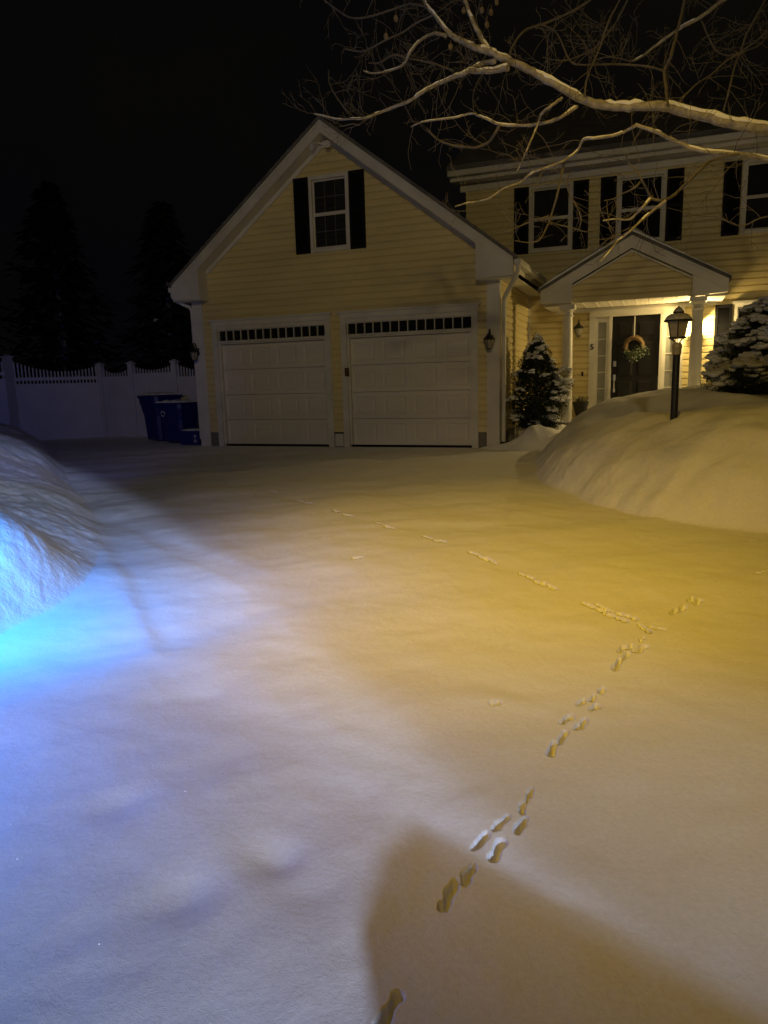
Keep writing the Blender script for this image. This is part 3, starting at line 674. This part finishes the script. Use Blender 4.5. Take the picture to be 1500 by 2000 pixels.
m_ = MB(); m_.lathe(lx, ly, [(.084, 1.689), (.118, 1.865)], 6); m_.build('glass', LGLASS, lp)
m_ = MB()
for k in range(6):
    a = 2*math.pi*(k+.5)/6; m_.tube([(lx+.087*math.cos(a), ly+.087*math.sin(a), 1.688), (lx+.122*math.cos(a), ly+.122*math.sin(a), 1.868)], .0065, 6)
m_.build('cage', IRON, lp)
m_ = MB(); m_.lathe(lx, ly, [(.150, 1.862), (.156, 1.868), (.152, 1.876), (.135, 1.905), (.10, 1.932), (.06, 1.945), (.058, 1.95), (.060, 1.957), (.058, 1.975), (.04, 2.0), (.012, 2.018), (.003, 2.03)], 28); m_.build('cap', IRON, lp, True)
m_ = MB(); m_.lathe(lx, ly, [(.149, 1.880), (.150, 1.884), (.134, 1.914), (.10, 1.942), (.064, 1.952)], 28); m_.lathe(lx, ly, [(.060, 1.972), (.056, 1.982), (.036, 2.007), (.004, 2.036)], 24); m_.build('cap_snow', mat('thin_snow', (.42, .41, .38), .9, .35, 30, .5, 120), lp, True)
# ------------------------------------------------------------------ snowy bushes
def bush(name, cx_, cy_, z0, z1, rad, label, skirt, seed, dens=1.0, snowy=.55, side=None):
    random.seed(seed); t = thing(name, (cx_, cy_, z0), label, 'bush'); H = z1-z0
    tr = MB(); tr.tube([(cx_, cy_, z0-.4), (cx_, cy_, z0+.25*H), (cx_, cy_, z0+.8*H)], [.05, .04, .015], 8)
    for k in range(26):
        a = random.uniform(0, 6.28); zz_ = z0+H*random.uniform(.1, .7); r = rad*random.uniform(.4, .8)*(1-(zz_-z0)/H)
        tr.tube([(cx_, cy_, zz_), (cx_+r*math.cos(a), cy_+r*math.sin(a), zz_+.1)], .008, 5)
    tr.build('trunk', TWIG, t)
    def R_(f): # crown radius at height fraction
        return rad*(max(0, 1-f)**.62)*(1.0 if f > skirt else .55+.45*f/skirt)
    fo = MB(); sn = MB()
    lobes = []
    for k in range(int(9000*dens)):                       # inner needles fill the crown
        f = random.random()**1.1; a = random.uniform(0, 6.28); r = R_(f)*random.random()**.5*.84; c = np.array([cx_+r*math.cos(a), cy_+r*math.sin(a), z0+.02+f*(H-.12)])
        dd = np.array([math.cos(a)+random.gauss(0, .6), math.sin(a)+random.gauss(0, .6), random.gauss(.2, .5)]); dd /= np.linalg.norm(dd); s_ = np.cross(dd, [random.gauss(0, 1), random.gauss(0, 1), 1]); s_ /= np.linalg.norm(s_)+1e-6
        fo.face(c, c+dd*.035+s_*.014, c+dd*.06, c+dd*.035-s_*.014)
    for k in range(int(95*dens)):
        f = random.random()**1.15; a = random.uniform(0, 6.28); r = R_(f)*random.uniform(.72, 1.02); lr = rad*random.uniform(.16, .29)*(1.15-.65*f)
        lobes.append((cx_+r*math.cos(a), cy_+r*math.sin(a), z0+.04+f*(H-.10), lr, f))
    if side: lobes += side
    for (x, y, z, lr, f) in lobes:
        n = int(300*lr/.12)
        for q in range(n):
            d = np.array([random.gauss(0, 1), random.gauss(0, 1), random.gauss(-.05, .8)]); d /= np.linalg.norm(d)
            c = np.array([x, y, z])+d*lr*random.uniform(.35, 1.02); dd = d+np.array([random.gauss(0, .5), random.gauss(0, .5), random.gauss(0, .5)+.15]); dd /= np.linalg.norm(dd)
            s_ = np.cross(dd, [random.gauss(0, 1), random.gauss(0, 1), 1]); s_ /= np.linalg.norm(s_)+1e-6; L = random.uniform(.02, .042)
            fo.face(c, c+dd*L*.6+s_*.006, c+dd*L, c+dd*L*.6-s_*.006)
        if random.random() < snowy*(.55+1.1*f)+.15:
            m = random.randint(10, 18)
            for q in range(m):
                a = random.uniform(0, 6.28); rr = lr*random.uniform(0, .95); h_ = math.sqrt(max(0, 1-(rr/lr)**2))
                s1 = lr*random.uniform(.20, .46)
                sn.blob((x+rr*math.cos(a), y+rr*math.sin(a), z+lr*h_*.92), s1, s1, s1*random.uniform(.35, .6), 9, 6, .22)
    # leader
    sn.blob((cx_, cy_, z1-.05), .05, .05, .075, 9, 6, .2)
    for k in range(140):
        a = random.uniform(0, 6.28); zz_ = z1-random.uniform(0, .2); r = .05*random.random(); fo.face((cx_, cy_, zz_), (cx_+r*math.cos(a), cy_+r*math.sin(a), zz_+.03), (cx_+r*math.cos(a+.3), cy_+r*math.sin(a+.3), zz_+.04))
    fo.build('foliage', NEEDLE, t); sn.build('snow_cover', SNOW, t, True)
    return t
bush('dwarf_spruce', 7.04, .95, .30, 2.08, .66, 'snow laden cone shaped spruce bush between garage corner and porch', .30, 3, 1.0, .55, side=[(7.56, 1.0, 1.35, .12, .8), (7.60, .95, 1.1, .14, .4), (7.5, .9, .95, .14, .3)])
bush('dwarf_spruce', 10.85, .35, .88, 2.42, .92, 'wide snow laden spruce bush right of the porch at the frame edge', .12, 11, 1.7, 1.3)
# ------------------------------------------------------------------ fence
fe = thing('privacy_fence', (-4.9, 2.5, 0), 'white vinyl privacy fence with scalloped picket top left of the garage', 'fence')
def post(x, y, zt_, r=.068):
    m = MB(); m.box(x-r, x+r, y-r, y+r, -.2, zt_-.07); m.build('post', VINYLF, fe)
    c = MB(); c.box(x-r-.025, x+r+.025, y-r-.025, y+r+.025, zt_-.069, zt_-.04); c.hexa([(x-r-.01, y-r-.01, zt_-.039), (x+r+.01, y-r-.01, zt_-.039), (x+r+.01, y+r+.01, zt_-.039), (x-r-.01, y+r+.01, zt_-.039)], [(x-.015, y-.015, zt_+.01), (x+.015, y-.015, zt_+.01), (x+.015, y+.015, zt_+.01), (x-.015, y+.015, zt_+.01)]); c.build('post_cap', VINYLF, fe)
def panel(p, q, zt0, zt1, dip, gap=False, n=None):
    p = np.array(p); q = np.array(q); L = np.linalg.norm(q-p); e = (q-p)/L; nn = np.array([e[1], -e[0]]); w = .022
    m = MB()
    def bx(a, b, za, zb, th):
        A_, B_ = p+e*a, p+e*b; o = nn*th
        m.hexa([(*(A_+o), za), (*(B_+o), za), (*(B_-o), za), (*(A_-o), za)], [(*(A_+o), zb), (*(B_+o), zb), (*(B_-o), zb), (*(A_-o), zb)])
    n = n or int(L/.085)
    base_t = min(zt0, zt1)-dip-.10
    for k in range(n):
        a0 = L*(k+.12)/n; a1 = L*(k+.88)/n; t_ = (k+.5)/n; zt_ = zt0+(zt1-zt0)*t_-dip*(1-(2*t_-1)**2)
        A_, B_ = p+e*((a0+a1)/2-.019), p+e*((a0+a1)/2+.019); C_ = p+e*(a0+a1)/2
        bx((a0+a1)/2-.017, (a0+a1)/2+.017, base_t-.16, zt_-.03, .013)
        o = nn*.013; m.hexa([(*(A_+o), zt_-.03), (*(B_+o), zt_-.03), (*(B_-o), zt_-.03), (*(A_-o), zt_-.03)], [(*(C_+o*.3+e*.004), zt_), (*(C_+o*.3+e*.005), zt_), (*(C_-o*.3+e*.005), zt_), (*(C_-o*.3), zt_)])
    bx(0, L, base_t-.07, base_t+.01, w)
    bx(0, L, base_t-.21 if gap else base_t-.16, base_t-.155 if gap else base_t-.071, w)
    nb = max(3, int(L/.15)); zb = base_t-.211 if gap else base_t-.16
    for k in range(nb): bx(L*k/nb+.003, L*(k+1)/nb-.003, .05, zb, .010); 
    bx(0, L, .05, zb-.002, .006); bx(0, L, -.05, .12, w)
    m.build('fence_panel', VINYLF, fe)
FP = [(-4.95, 2.5), (-3.91, 2.5), (-2.51, 2.5), (-.09, 2.5)]
for (x, y) in FP[:3]: post(x, y, 1.99)
panel((-4.88, 2.5), (-3.98, 2.5), 1.86, 1.84, .14); panel((-3.84, 2.5), (-2.58, 2.5), 1.88, 1.88, .12); panel((-2.44, 2.5), (-.10, 2.5), 1.88, 1.86, .22)
post(-6.32, .75, 2.21, .085); panel((-6.26, .82), (-4.99, 2.43), 2.07, 1.92, .20, True, 24)
post(-7.9, -1.2, 2.3, .085); panel((-7.85, -1.12), (-6.38, .68), 2.1, 2.07, .20, True, 24)
# ------------------------------------------------------------------ bins
def bin_(x, y, w, d, h, label, rot, mark=None):
    t = thing('wheelie_bin', (x, y, 0), label, 'bin', 'blue bins by the fence'); ca, sa = math.cos(rot), math.sin(rot)
    def T_(a, b, z): return (x+a*ca-b*sa, y+a*sa+b*ca, z)
    def ring(w_, d_, z, y0=0, c=.06):
        P = [(-w_/2+c, -d_/2), (w_/2-c, -d_/2), (w_/2, -d_/2+c), (w_/2, d_/2-c), (w_/2-c, d_/2), (-w_/2+c, d_/2), (-w_/2, d_/2-c), (-w_/2, -d_/2+c)]
        return [T_(a, b+y0, z) for a, b in P]
    m = MB(); rings = [ring(w*.74, d*.70, .05), ring(w*.80, d*.80, h*.55), ring(w*.84, d*.84, h*.62), ring(w*.94, d*.96, h*.84), ring(w*.94, d*.96, h*.92)]
    for a, b in zip(rings, rings[1:]): m.hexa(a, b)
    m.hexa(ring(w, d*1.02, h*.90), ring(w, d*1.02, h*.935)); m.build('body', BLUE, t)
    m = MB(); m.hexa(ring(w*1.02, d*1.06, h*.937), ring(w*1.0, d*1.03, h*.965)); m.hexa(ring(w*.9, d*.9, h*.966), ring(w*.6, d*.6, h*.99)); m.build('lid', BLUE, t)
    m = MB()
    nx = 14; ny = 12
    def sp(i, j):
        a = (i/nx-.5)*w*1.0; b = (j/ny-.5)*d*1.02; e = min(1, 4.5*min(i/nx, 1-i/nx, j/ny, 1-j/ny)); return T_(a, b, h*.97+(.055+.012*math.sin(i*1.3+j))*math.sqrt(max(e, 0))+.004)
    for i in range(nx):
        for j in range(ny): m.face(sp(i, j), sp(i+1, j), sp(i+1, j+1), sp(i, j+1))
    m.build('lid_snow', SNOW, t, True)
    for s_ in (-1, 1):
        m = MB(); c1, c2 = np.array(T_(s_*w*.40, d*.36, .11)), np.array(T_(s_*w*.46, d*.36, .11)); m.tube([c1, c2], .11, 16); m.build('wheel', POT, t)
    m = MB(); m.tube([T_(-w*.4, d*.50, h*.93), T_(-w*.4, d*.62, h*.93), T_(w*.4, d*.62, h*.93), T_(w*.4, d*.50, h*.93)], .014, 6); m.build('handle', BLUE, t)
    if mark:
        m = MB()
        for k in range(3):                               # three chasing arrows
            a0 = math.pi/2+k*2.094; zc = h*.72; yf = -d*.475-.012
            for q in range(5):
                a, b = a0+q*.26, a0+(q+1)*.26; r0, r1 = .045, .068
                m.face(T_(-w*.18+r0*math.cos(a), yf, zc+r0*math.sin(a)), T_(-w*.18+r1*math.cos(a), yf, zc+r1*math.sin(a)), T_(-w*.18+r1*math.cos(b), yf, zc+r1*math.sin(b)), T_(-w*.18+r0*math.cos(b), yf, zc+r0*math.sin(b)))
            a = a0+1.3; b = a+.42; m.face(T_(-w*.18+.035*math.cos(a), yf, zc+.035*math.sin(a)), T_(-w*.18+.08*math.cos(a), yf, zc+.08*math.sin(a)), T_(-w*.18+.056*math.cos(b), yf, zc+.056*math.sin(b)))
        m.build('recycling_symbol', MARK, t)
    return t
bin_(-2.02, 1.20, .74, .80, 1.14, 'taller blue wheelie bin with snow on its lid, nearer the fence corner', -.25)
bin_(-1.14, .72, .80, .72, .96, 'shorter blue wheelie bin with a recycling symbol and snow capped lid', -.15, True)
rb = thing('recycling_box', (-.44, .40, 0), 'low open blue recycling box against the garage corner', 'box')
m = MB(); x0, x1, y0, y1 = -.74, -.17, .10, .48
m.hexa([(x0+.04, y0+.03, .01), (x1-.04, y0+.03, .01), (x1-.04, y1-.03, .01), (x0+.04, y1-.03, .01)], [(x0, y0, .30), (x1, y0, .30), (x1, y1, .30), (x0, y1, .30)]); m.box(x0-.015, x1+.015, y0-.015, y1+.015, .29, .32); m.build('tub', BLUE, rb)
m = MB(); m.blob((-.455, .29, .31), .30, .2, .05, 16, 7, .06); m.build('snow_fill', SNOW, rb, True)
m = MB()
for zc in (.10, .20):
    for k in range(10):
        a, b = k*.6283, (k+1)*.6283; yf = .098; m.face((-.29+.02*math.cos(a), yf, zc+.02*math.sin(a)), (-.29+.035*math.cos(a), yf, zc+.035*math.sin(a)), (-.29+.035*math.cos(b), yf, zc+.035*math.sin(b)), (-.29+.02*math.cos(b), yf, zc+.02*math.sin(b)))
m.build('printed_mark', MARK, rb)
# ------------------------------------------------------------------ bare tree (trunk stands right of the frame)
random.seed(21)
tree = thing('bare_tree', (12.6, -6.6, 0), 'leafless maple with snow lined limbs reaching in over the driveway', 'tree')
LIM = [  # (pixels, depth start, depth end, diameter px start, end)
 ([(1640,285),(1560,262),(1500,252),(1440,243),(1380,228),(1320,214),(1290,207),(1240,208),(1190,207),(1140,195),(1095,170),(1050,145),(1010,125),(975,110),(955,98)], 5.6, 5.9, 26, 14),
 ([(955,98),(940,75),(925,45),(915,20),(900,-25)], 5.9, 6.0, 12, 8),
 ([(960,102),(947,98),(927,92),(900,80),(883,70)], 5.9, 6.0, 16, 12),
 ([(883,70),(867,53),(850,30),(833,10),(820,-20)], 6.0, 6.1, 10, 7),
 ([(870,70),(858,66),(840,67),(817,82),(800,103),(787,127),(760,138),(727,143),(710,138)], 6.0, 6.4, 8, 3),
 ([(993,132),(967,137),(933,140),(917,137),(905,145),(887,150)], 5.9, 6.0, 14, 8),
 ([(965,120),(947,122),(930,130),(912,138),(887,150),(853,165),(820,183),(800,197),(767,210),(740,220),(713,230),(687,232),(660,233),(633,227),(613,222)], 5.9, 6.6, 11, 3),
 ([(740,220),(712,235),(700,244),(688,242),(668,247)], 6.4, 6.5, 4, 2),
 ([(1127,208),(1093,230),(1062,240),(1023,245),(976,243),(953,233),(935,226),(920,222),(887,230),(847,235),(820,240),(803,248)], 5.7, 6.2, 8, 3),
 ([(1097,192),(1075,208),(1058,222),(1053,235),(1045,256),(1028,295),(1018,318),(1010,335)], 5.6, 5.8, 7, 3),
 ([(976,245),(966,262),(954,277),(928,288),(885,284),(862,276),(850,269),(840,258),(833,250)], 5.9, 6.2, 6, 3),
 ([(1700,335),(1600,325),(1500,310),(1444,301),(1387,297),(1348,288),(1309,271),(1283,258),(1240,243)], 5.2, 5.4, 11, 8),
 ([(1240,246),(1218,258),(1197,265),(1165,270),(1140,273),(1127,295),(1101,314),(1067,327),(1036,340),(1015,357),(984,368),(958,386),(935,393),(915,396),(889,403)], 5.4, 5.8, 7, 3),
 ([(1444,301),(1390,314),(1370,330),(1348,351),(1331,367),(1314,383),(1292,392),(1270,386)], 5.2, 5.0, 6, 6),
 ([(1270,386),(1262,368),(1253,351),(1245,335),(1228,318),(1222,300)], 5.0, 5.05, 5, 2),
 ([(1253,351),(1245,362),(1230,372),(1216,378),(1200,388),(1180,392)], 5.0, 5.1, 5, 2),
 ([(1270,388),(1256,404),(1240,420),(1227,429),(1200,428),(1178,431)], 5.0, 5.1, 7, 3),
 ([(1300,392),(1285,404),(1262,422),(1245,438),(1231,451),(1218,462),(1205,472),(1188,494),(1172,512)], 5.0, 4.9, 7, 2),
 ([(1520,-70),(1470,-35),(1413,0),(1370,32),(1327,56),(1283,87),(1257,108),(1236,119)], 6.2, 6.5, 11, 4),
 ([(1345,-40),(1337,0),(1322,65),(1309,113),(1298,139),(1301,173),(1303,206)], 6.0, 5.7, 5, 7),
 ([(1500,-10),(1487,13),(1470,45),(1457,69),(1447,100),(1435,130),(1424,175),(1413,217)], 6.2, 6.0, 4, 4),
 ([(1225,-40),(1210,0),(1188,43),(1171,95),(1155,130),(1145,160),(1142,188)], 6.0, 5.7, 3, 4),
 ([(1170,-15),(1153,0),(1110,26),(1058,48),(1023,61),(997,100),(1000,118)], 6.1, 5.9, 4, 5),
 ([(1058,48),(1080,58),(1093,74),(1110,113),(1127,126),(1170,126),(1218,126),(1266,130),(1298,139)], 6.0, 6.0, 3, 4),
 ([(615,-15),(633,0),(660,20),(687,35),(723,32),(767,18),(800,8),(833,13)], 6.5, 6.1, 3, 4),
 ([(673,95),(697,100),(717,97),(760,75),(787,63),(813,45),(848,28)], 6.4, 6.1, 3, 4),
 ([(720,123),(743,122),(767,107),(790,112),(820,118),(850,125),(885,138)], 6.4, 6.1, 3, 4),
 ([(642,137),(643,160),(653,183),(667,203),(680,222)], 6.5, 6.5, 2, 3),
 ([(1101,321),(1090,373),(1083,400),(1075,425),(1066,448),(1054,468),(1042,473),(1032,474),(1006,470)], 5.6, 5.6, 5, 2),
 ([(1071,422),(1055,428),(1036,433),(1015,442),(995,450),(980,455)], 5.6, 5.7, 4, 2),
 ([(1120,333),(1108,352),(1112,380),(1125,400),(1135,430),(1128,452)], 5.5, 5.5, 3, 2),
 ([(1075,435),(1095,440),(1120,446),(1140,452),(1158,453)], 5.6, 5.6, 3, 2),
 ([(1236,119),(1225,118),(1200,112),(1180,112),(1160,118)], 6.5, 6.5, 3, 2),
 ([(1500,70),(1480,90),(1455,100),(1420,118),(1390,145),(1360,165),(1335,190),(1320,212)], 6.2, 5.8, 3, 4),
 ([(1370,40),(1385,75),(1400,100),(1430,108),(1470,85),(1500,62)], 6.3, 6.3, 3, 3),
 ([(1510,420),(1480,428),(1460,438),(1440,440),(1415,430),(1402,420)], 5.2, 5.2, 3, 2),
 ([(1230,-10),(1205,40),(1165,90),(1130,110),(1095,118),(1060,112)], 6.2, 6.3, 3, 2),
]
def smooth_path(P, per=5):
    P = [np.array(p, float) for p in P]; out = []
    for k in range(len(P)-1):
        p0 = P[max(k-1, 0)]; p1 = P[k]; p2 = P[k+1]; p3 = P[min(k+2, len(P)-1)]
        for q in range(per):
            t = q/per; out.append(.5*((2*p1)+(-p0+p2)*t+(2*p0-5*p1+4*p2-p3)*t*t+(-p0+3*p1-3*p2+p3)*t**3))
    out.append(P[-1]); return out
limb = MB(); tw = MB(); sn = MB(); pods = []
def twig(p, d, L, r, lev):
    n = max(3, int(L/.04)); pts = [p]; d = d/np.linalg.norm(d); q = p.copy(); kids = []
    bend = np.array([random.gauss(0, .3), random.gauss(0, .3), random.gauss(.05, .3)])
    for k in range(n):
        d = d+bend*.10+np.array([random.gauss(0, .16), random.gauss(0, .16), random.gauss(0, .16)]); d /= np.linalg.norm(d); q = q+d*L/n; pts.append(q.copy())
        if lev > 0 and k > 0 and random.random() < .42: kids.append((q.copy(), d.copy(), k/n))
    tw.tube(pts, [r*(1-.75*k/n)+.0008 for k in range(n+1)], 4)
    for (c, dd, f) in kids:
        sd = np.cross(dd, [random.gauss(0, 1), random.gauss(0, 1), random.gauss(0, 1)]); sd /= np.linalg.norm(sd)+1e-6
        twig(c, dd*.7+sd*.8, L*random.uniform(.25, .5)*(1.1-f*.5), r*.6, lev-1)
for li, (pix, d0, d1, w0, w1) in enumerate(LIM):
    n = len(pix); P = []
    for k, (a, b) in enumerate(pix):
        Dp = d0+(d1-d0)*k/(n-1)+.05*math.sin(k*1.7+li); P.append(at(a, b, Dp))
    path = smooth_path(P, 5); m = len(path)
    rads = []
    for k in range(m):
        f = k/(m-1); Dp = d0+(d1-d0)*f; w = (w0+(w1-w0)*f)*(.5 if w0 < 7 else .43)*Dp/FPX; rads.append(max(w, .0022)*(1+.05*math.sin(k*1.1)+.03*random.uniform(-1, 1)))
    path = [p+np.array([random.gauss(0, 1), random.gauss(0, 1), random.gauss(0, 1)])*min(rads[k]*.10, .003) for k, p in enumerate(path)]
    (limb if w0 >= 7 else tw).tube(path, rads, 10 if w0 >= 7 else 5)
    if w0 >= 7:                                          # broken line of snow lying on top
        seg = []; rr = []
        for k in range(m):
            gap = vnoise(np.array([k*.35+li*7.]), np.array([li*3.3]))[0] < (-.35 if w0 > 12 else -.05)
            if gap or k == m-1:
                if len(seg) > 2:
                    rr[0] *= .3; rr[-1] *= .3; MB().tube(seg, rr, 8).build('limb_snow', SNOW, tree, True)
                seg = []; rr = []
            else: seg.append(path[k]+np.array([0, -rads[k]*.25, rads[k]*.60])); rr.append(rads[k]*random.uniform(.62, .78))
    dens = (.48 if w0 >= 7 else .5)*(.4 if b > 250 else 1)
    for k in range(2, m-1):
        if random.random() < dens*(.55 if li in (0, 11) else .8):
            t = path[k+1]-path[k-1]; t /= np.linalg.norm(t); s_ = np.cross(t, [random.gauss(0, 1), random.gauss(0, 1), random.gauss(0, 1)]); s_ /= np.linalg.norm(s_)+1e-6
            up = 1 if b < 300 else 0
            twig(path[k], t*random.uniform(.3, .9)+s_+np.array([0, 0, .25]), random.uniform(.12, .5), .0019, 2)
# trunk and the limbs joining it, to the right of the frame
e1 = at(1640, 285, 5.6); e2 = at(1700, 335, 5.2); T0 = np.array([12.6, -6.6, 0])
trk = MB(); trk.tube(smooth_path([T0+(0, 0, -.4), T0+(0, 0, .3), T0+(.03, .05, 1.4), T0+(-.08, .02, 2.5), T0+(.1, .1, 4), T0+(.0, .3, 6), T0+(.3, .4, 8)], 4), np.linspace(.24, .06, 25), 16); trk.build('trunk', BARK, tree, True)
limb.tube(smooth_path([T0+(-.05, 0, 2.2), T0+(-.8, -.1, 2.75), e1+(.5, .1, -.06), e1], 5), np.linspace(.12, .054, 16), 10)
limb.tube(smooth_path([T0+(-.05, 0, 2.0), T0+(-.8, -.3, 2.5), e2+(.5, .1, -.03), e2], 5), np.linspace(.08, .022, 16), 10)
for (ex, ey, ez) in ((11.0, -5.0, 6.2), (13.5, -4.6, 6.5), (14.2, -8, 6), (11.6, -8.2, 6.8)):
    pth = smooth_path([T0+(0, .05, 3.2), (T0*.45+np.array([ex, ey, ez])*.55)+(0, 0, .5), (ex, ey, ez)], 6); limb.tube(pth, np.linspace(.07, .012, len(pth)), 8)
    for k in range(3, len(pth)-1): twig(np.array(pth[k]), np.array([random.gauss(0, 1), random.gauss(0, 1), .4]), random.uniform(.5, 1.2), .006, 1)
limb.build('limbs', BARK, tree, True); tw.build('twigs', TWIG, tree); 
# dried seed balls hanging from the twigs
for (a, b) in ((773,36),(906,20),(941,20),(959,24),(951,48),(880,92),(970,4),(754,71)):
    c = at(a, b, 6.05); m = MB(); m.blob(c, .020, .020, .026, 10, 8, .10); m.tube([c+(0, 0, .02), c+(.004, 0, .06)], .0022, 4); m.build('seed_ball', POD, tree, True)
ub = thing('light_blocker', (12.9, -13.5, -.3), 'added grey green shadow casting cabinet on the verge right of the driveway end', 'blocker')  # unseen block added to cast a straight shadow edge on the near snow
MB().box(12.62, 13.17, -14.2, -12.79, -.5, 1.75).build('body', mat('blocker_paint', (.07, .09, .06), .5, .2, 5), ub, bevel=.02)
MB().box(12.58, 13.21, -14.24, -12.788, 1.752, 1.80).build('lid', mat('blocker_lid_paint', (.06, .08, .055), .5, .2, 5), ub, bevel=.01)
# ------------------------------------------------------------------ far trees behind the fence
def conifer(x, y, h, r, label, seed):
    random.seed(seed); t = thing('spruce_tree', (x, y, 0), label, 'tree', 'dark trees behind the fence')
    MB().tube([(x, y, -.2), (x, y, h*.5), (x, y, h*.97)], [.16, .1, .02], 8).build('trunk', BARK, t)
    m = MB(); s_ = MB()
    for k in range(2600):
        f = random.random()**1.3; a = random.uniform(0, 6.28); R_ = r*(1-f)**.75*random.uniform(.25, 1.05)*(1+.25*math.sin(3*a+f*9+seed)+.15*math.sin(7*a-f*23)); z = .6+f*(h-.6)-R_*.28
        c = np.array([x+R_*math.cos(a), y+R_*math.sin(a), z]); o = np.array([math.cos(a), math.sin(a), -.35+random.gauss(0, .2)]); w = np.array([-math.sin(a), math.cos(a), random.gauss(0, .3)])*random.uniform(.08, .2); L = random.uniform(.25, .55)
        m.face(c-w, c+o*L*.6-w*.7, c+o*L, c+w)
        if k % 60 == 0 and f < .5: s_.face(c-w*.5+(0, 0, .03), c+o*L*.4-w*.3+(0, 0, .03), c+o*L*.5+(0, 0, .02), c+w*.4+(0, 0, .03))
    m.build('foliage', NEEDLE2, t); s_.build('snow_cover', SNOW, t)
for q in ((-3.4, 7.5, 6.6, 1.9, 'tall dark spruce just left of the garage roof behind the fence', 31), (-7.2, 8.6, 7.6, 2.2, 'dark spruce behind the fence corner post, second from the garage', 32),
          (-11.6, 8.0, 8.6, 2.4, 'broad dark spruce behind the picket panel of the fence', 33), (-16.5, 7.5, 9.5, 2.6, 'leftmost dark spruce beyond the fence at the frame edge', 34)): conifer(*q)
# ------------------------------------------------------------------ light
wd_ = bpy.data.worlds.new('World'); S.world = wd_; wd_.use_nodes = True; nt = wd_.node_tree; bg = nt.nodes['Background']
bg.inputs[1].default_value = 1
tcw = nt.nodes.new('ShaderNodeTexCoord'); nw = nt.nodes.new('ShaderNodeTexNoise'); nw.inputs['Scale'].default_value = 1.6; nw.inputs['Detail'].default_value = 3
nt.links.new(tcw.outputs['Generated'], nw.inputs['Vector'])
cr = nt.nodes.new('ShaderNodeValToRGB'); cr.color_ramp.elements[0].position = .40; cr.color_ramp.elements[0].color = (.0014, .0013, .0019, 1)
cr.color_ramp.elements[1].position = .72; cr.color_ramp.elements[1].color = (.0030, .0026, .0017, 1)
nt.links.new(nw.outputs['Fac'], cr.inputs[0]); nt.links.new(cr.outputs[0], bg.inputs[0])
def lamp(name, kind, loc, col, power, r=.05, target=None, angle=60, blend=.5):
    l = bpy.data.lights.new(name, kind); l.color = col; l.energy = power; l.shadow_soft_size = r
    o = bpy.data.objects.new(name, l); COL.objects.link(o); o.location = loc
    if kind == 'SPOT':
        l.spot_size = math.radians(angle); l.spot_blend = blend
        o.rotation_euler = (Vector(target)-Vector(loc)).to_track_quat('-Z', 'Y').to_euler()
    return o
lamp('porch_light', 'POINT', (9.89, D-.21, 2.16), (1, .72, .28), 200, .03)
lamp('street_light', 'SPOT', (8.6, -13.2, 7.0), (1, .60, .06), 1120, .35, (9.2, -7.3, 0), 70, 1.0)
lamp('street_light_head', 'SPOT', (8.3, -13.2, 7.0), (1, .59, .03), 1150, .35, (7.9, -7.9, 0), 38, 1.0)
lamp('house_fill', 'SPOT', (13, -27, 8.5), (1, .78, .42), 2350, .3, (3.6, 3, 5.6), 45, 1.0)  # added fill spot that brightens the house front
lamp('neighbour_flood', 'SPOT', (23, -27.4, 7.0), (.57, .68, 1.0), 13000, .12, (8.2, -15.82, .15), 22.3, .10)
lamp('yard_flood', 'SPOT', (15.5, -13.7, 2.6), (.42, .63, 1.0), 560, .05, (8.9, -11.0, -.27), 32, 1)
lamp('blue_flood', 'SPOT', (5.4, -10.6, 1.0), (.005, .27, 1.0), 250, .15, (5.42, -9.95, .05), 124, 1)
lamp('blue_glow', 'SPOT', (5.8, -11.9, .85), (.08, .25, 1.0), 150, .1, (6.6, -11.2, -.6), 125, 1)
lamp('blue_spill', 'SPOT', (4.5, -9.5, 1.8), (.14, .2, 1.0), 260, .1, (-6.0, 2.0, .8), 50, 1)
S.view_settings.view_transform = 'Standard'; S.view_settings.look = 'None'; S.view_settings.exposure = 0; S.view_settings.gamma = 1
S.render.engine = 'CYCLES'; S.cycles.max_bounces = 5; S.cycles.diffuse_bounces = 3; S.cycles.use_denoising = True; S.cycles.sample_clamp_indirect = 4
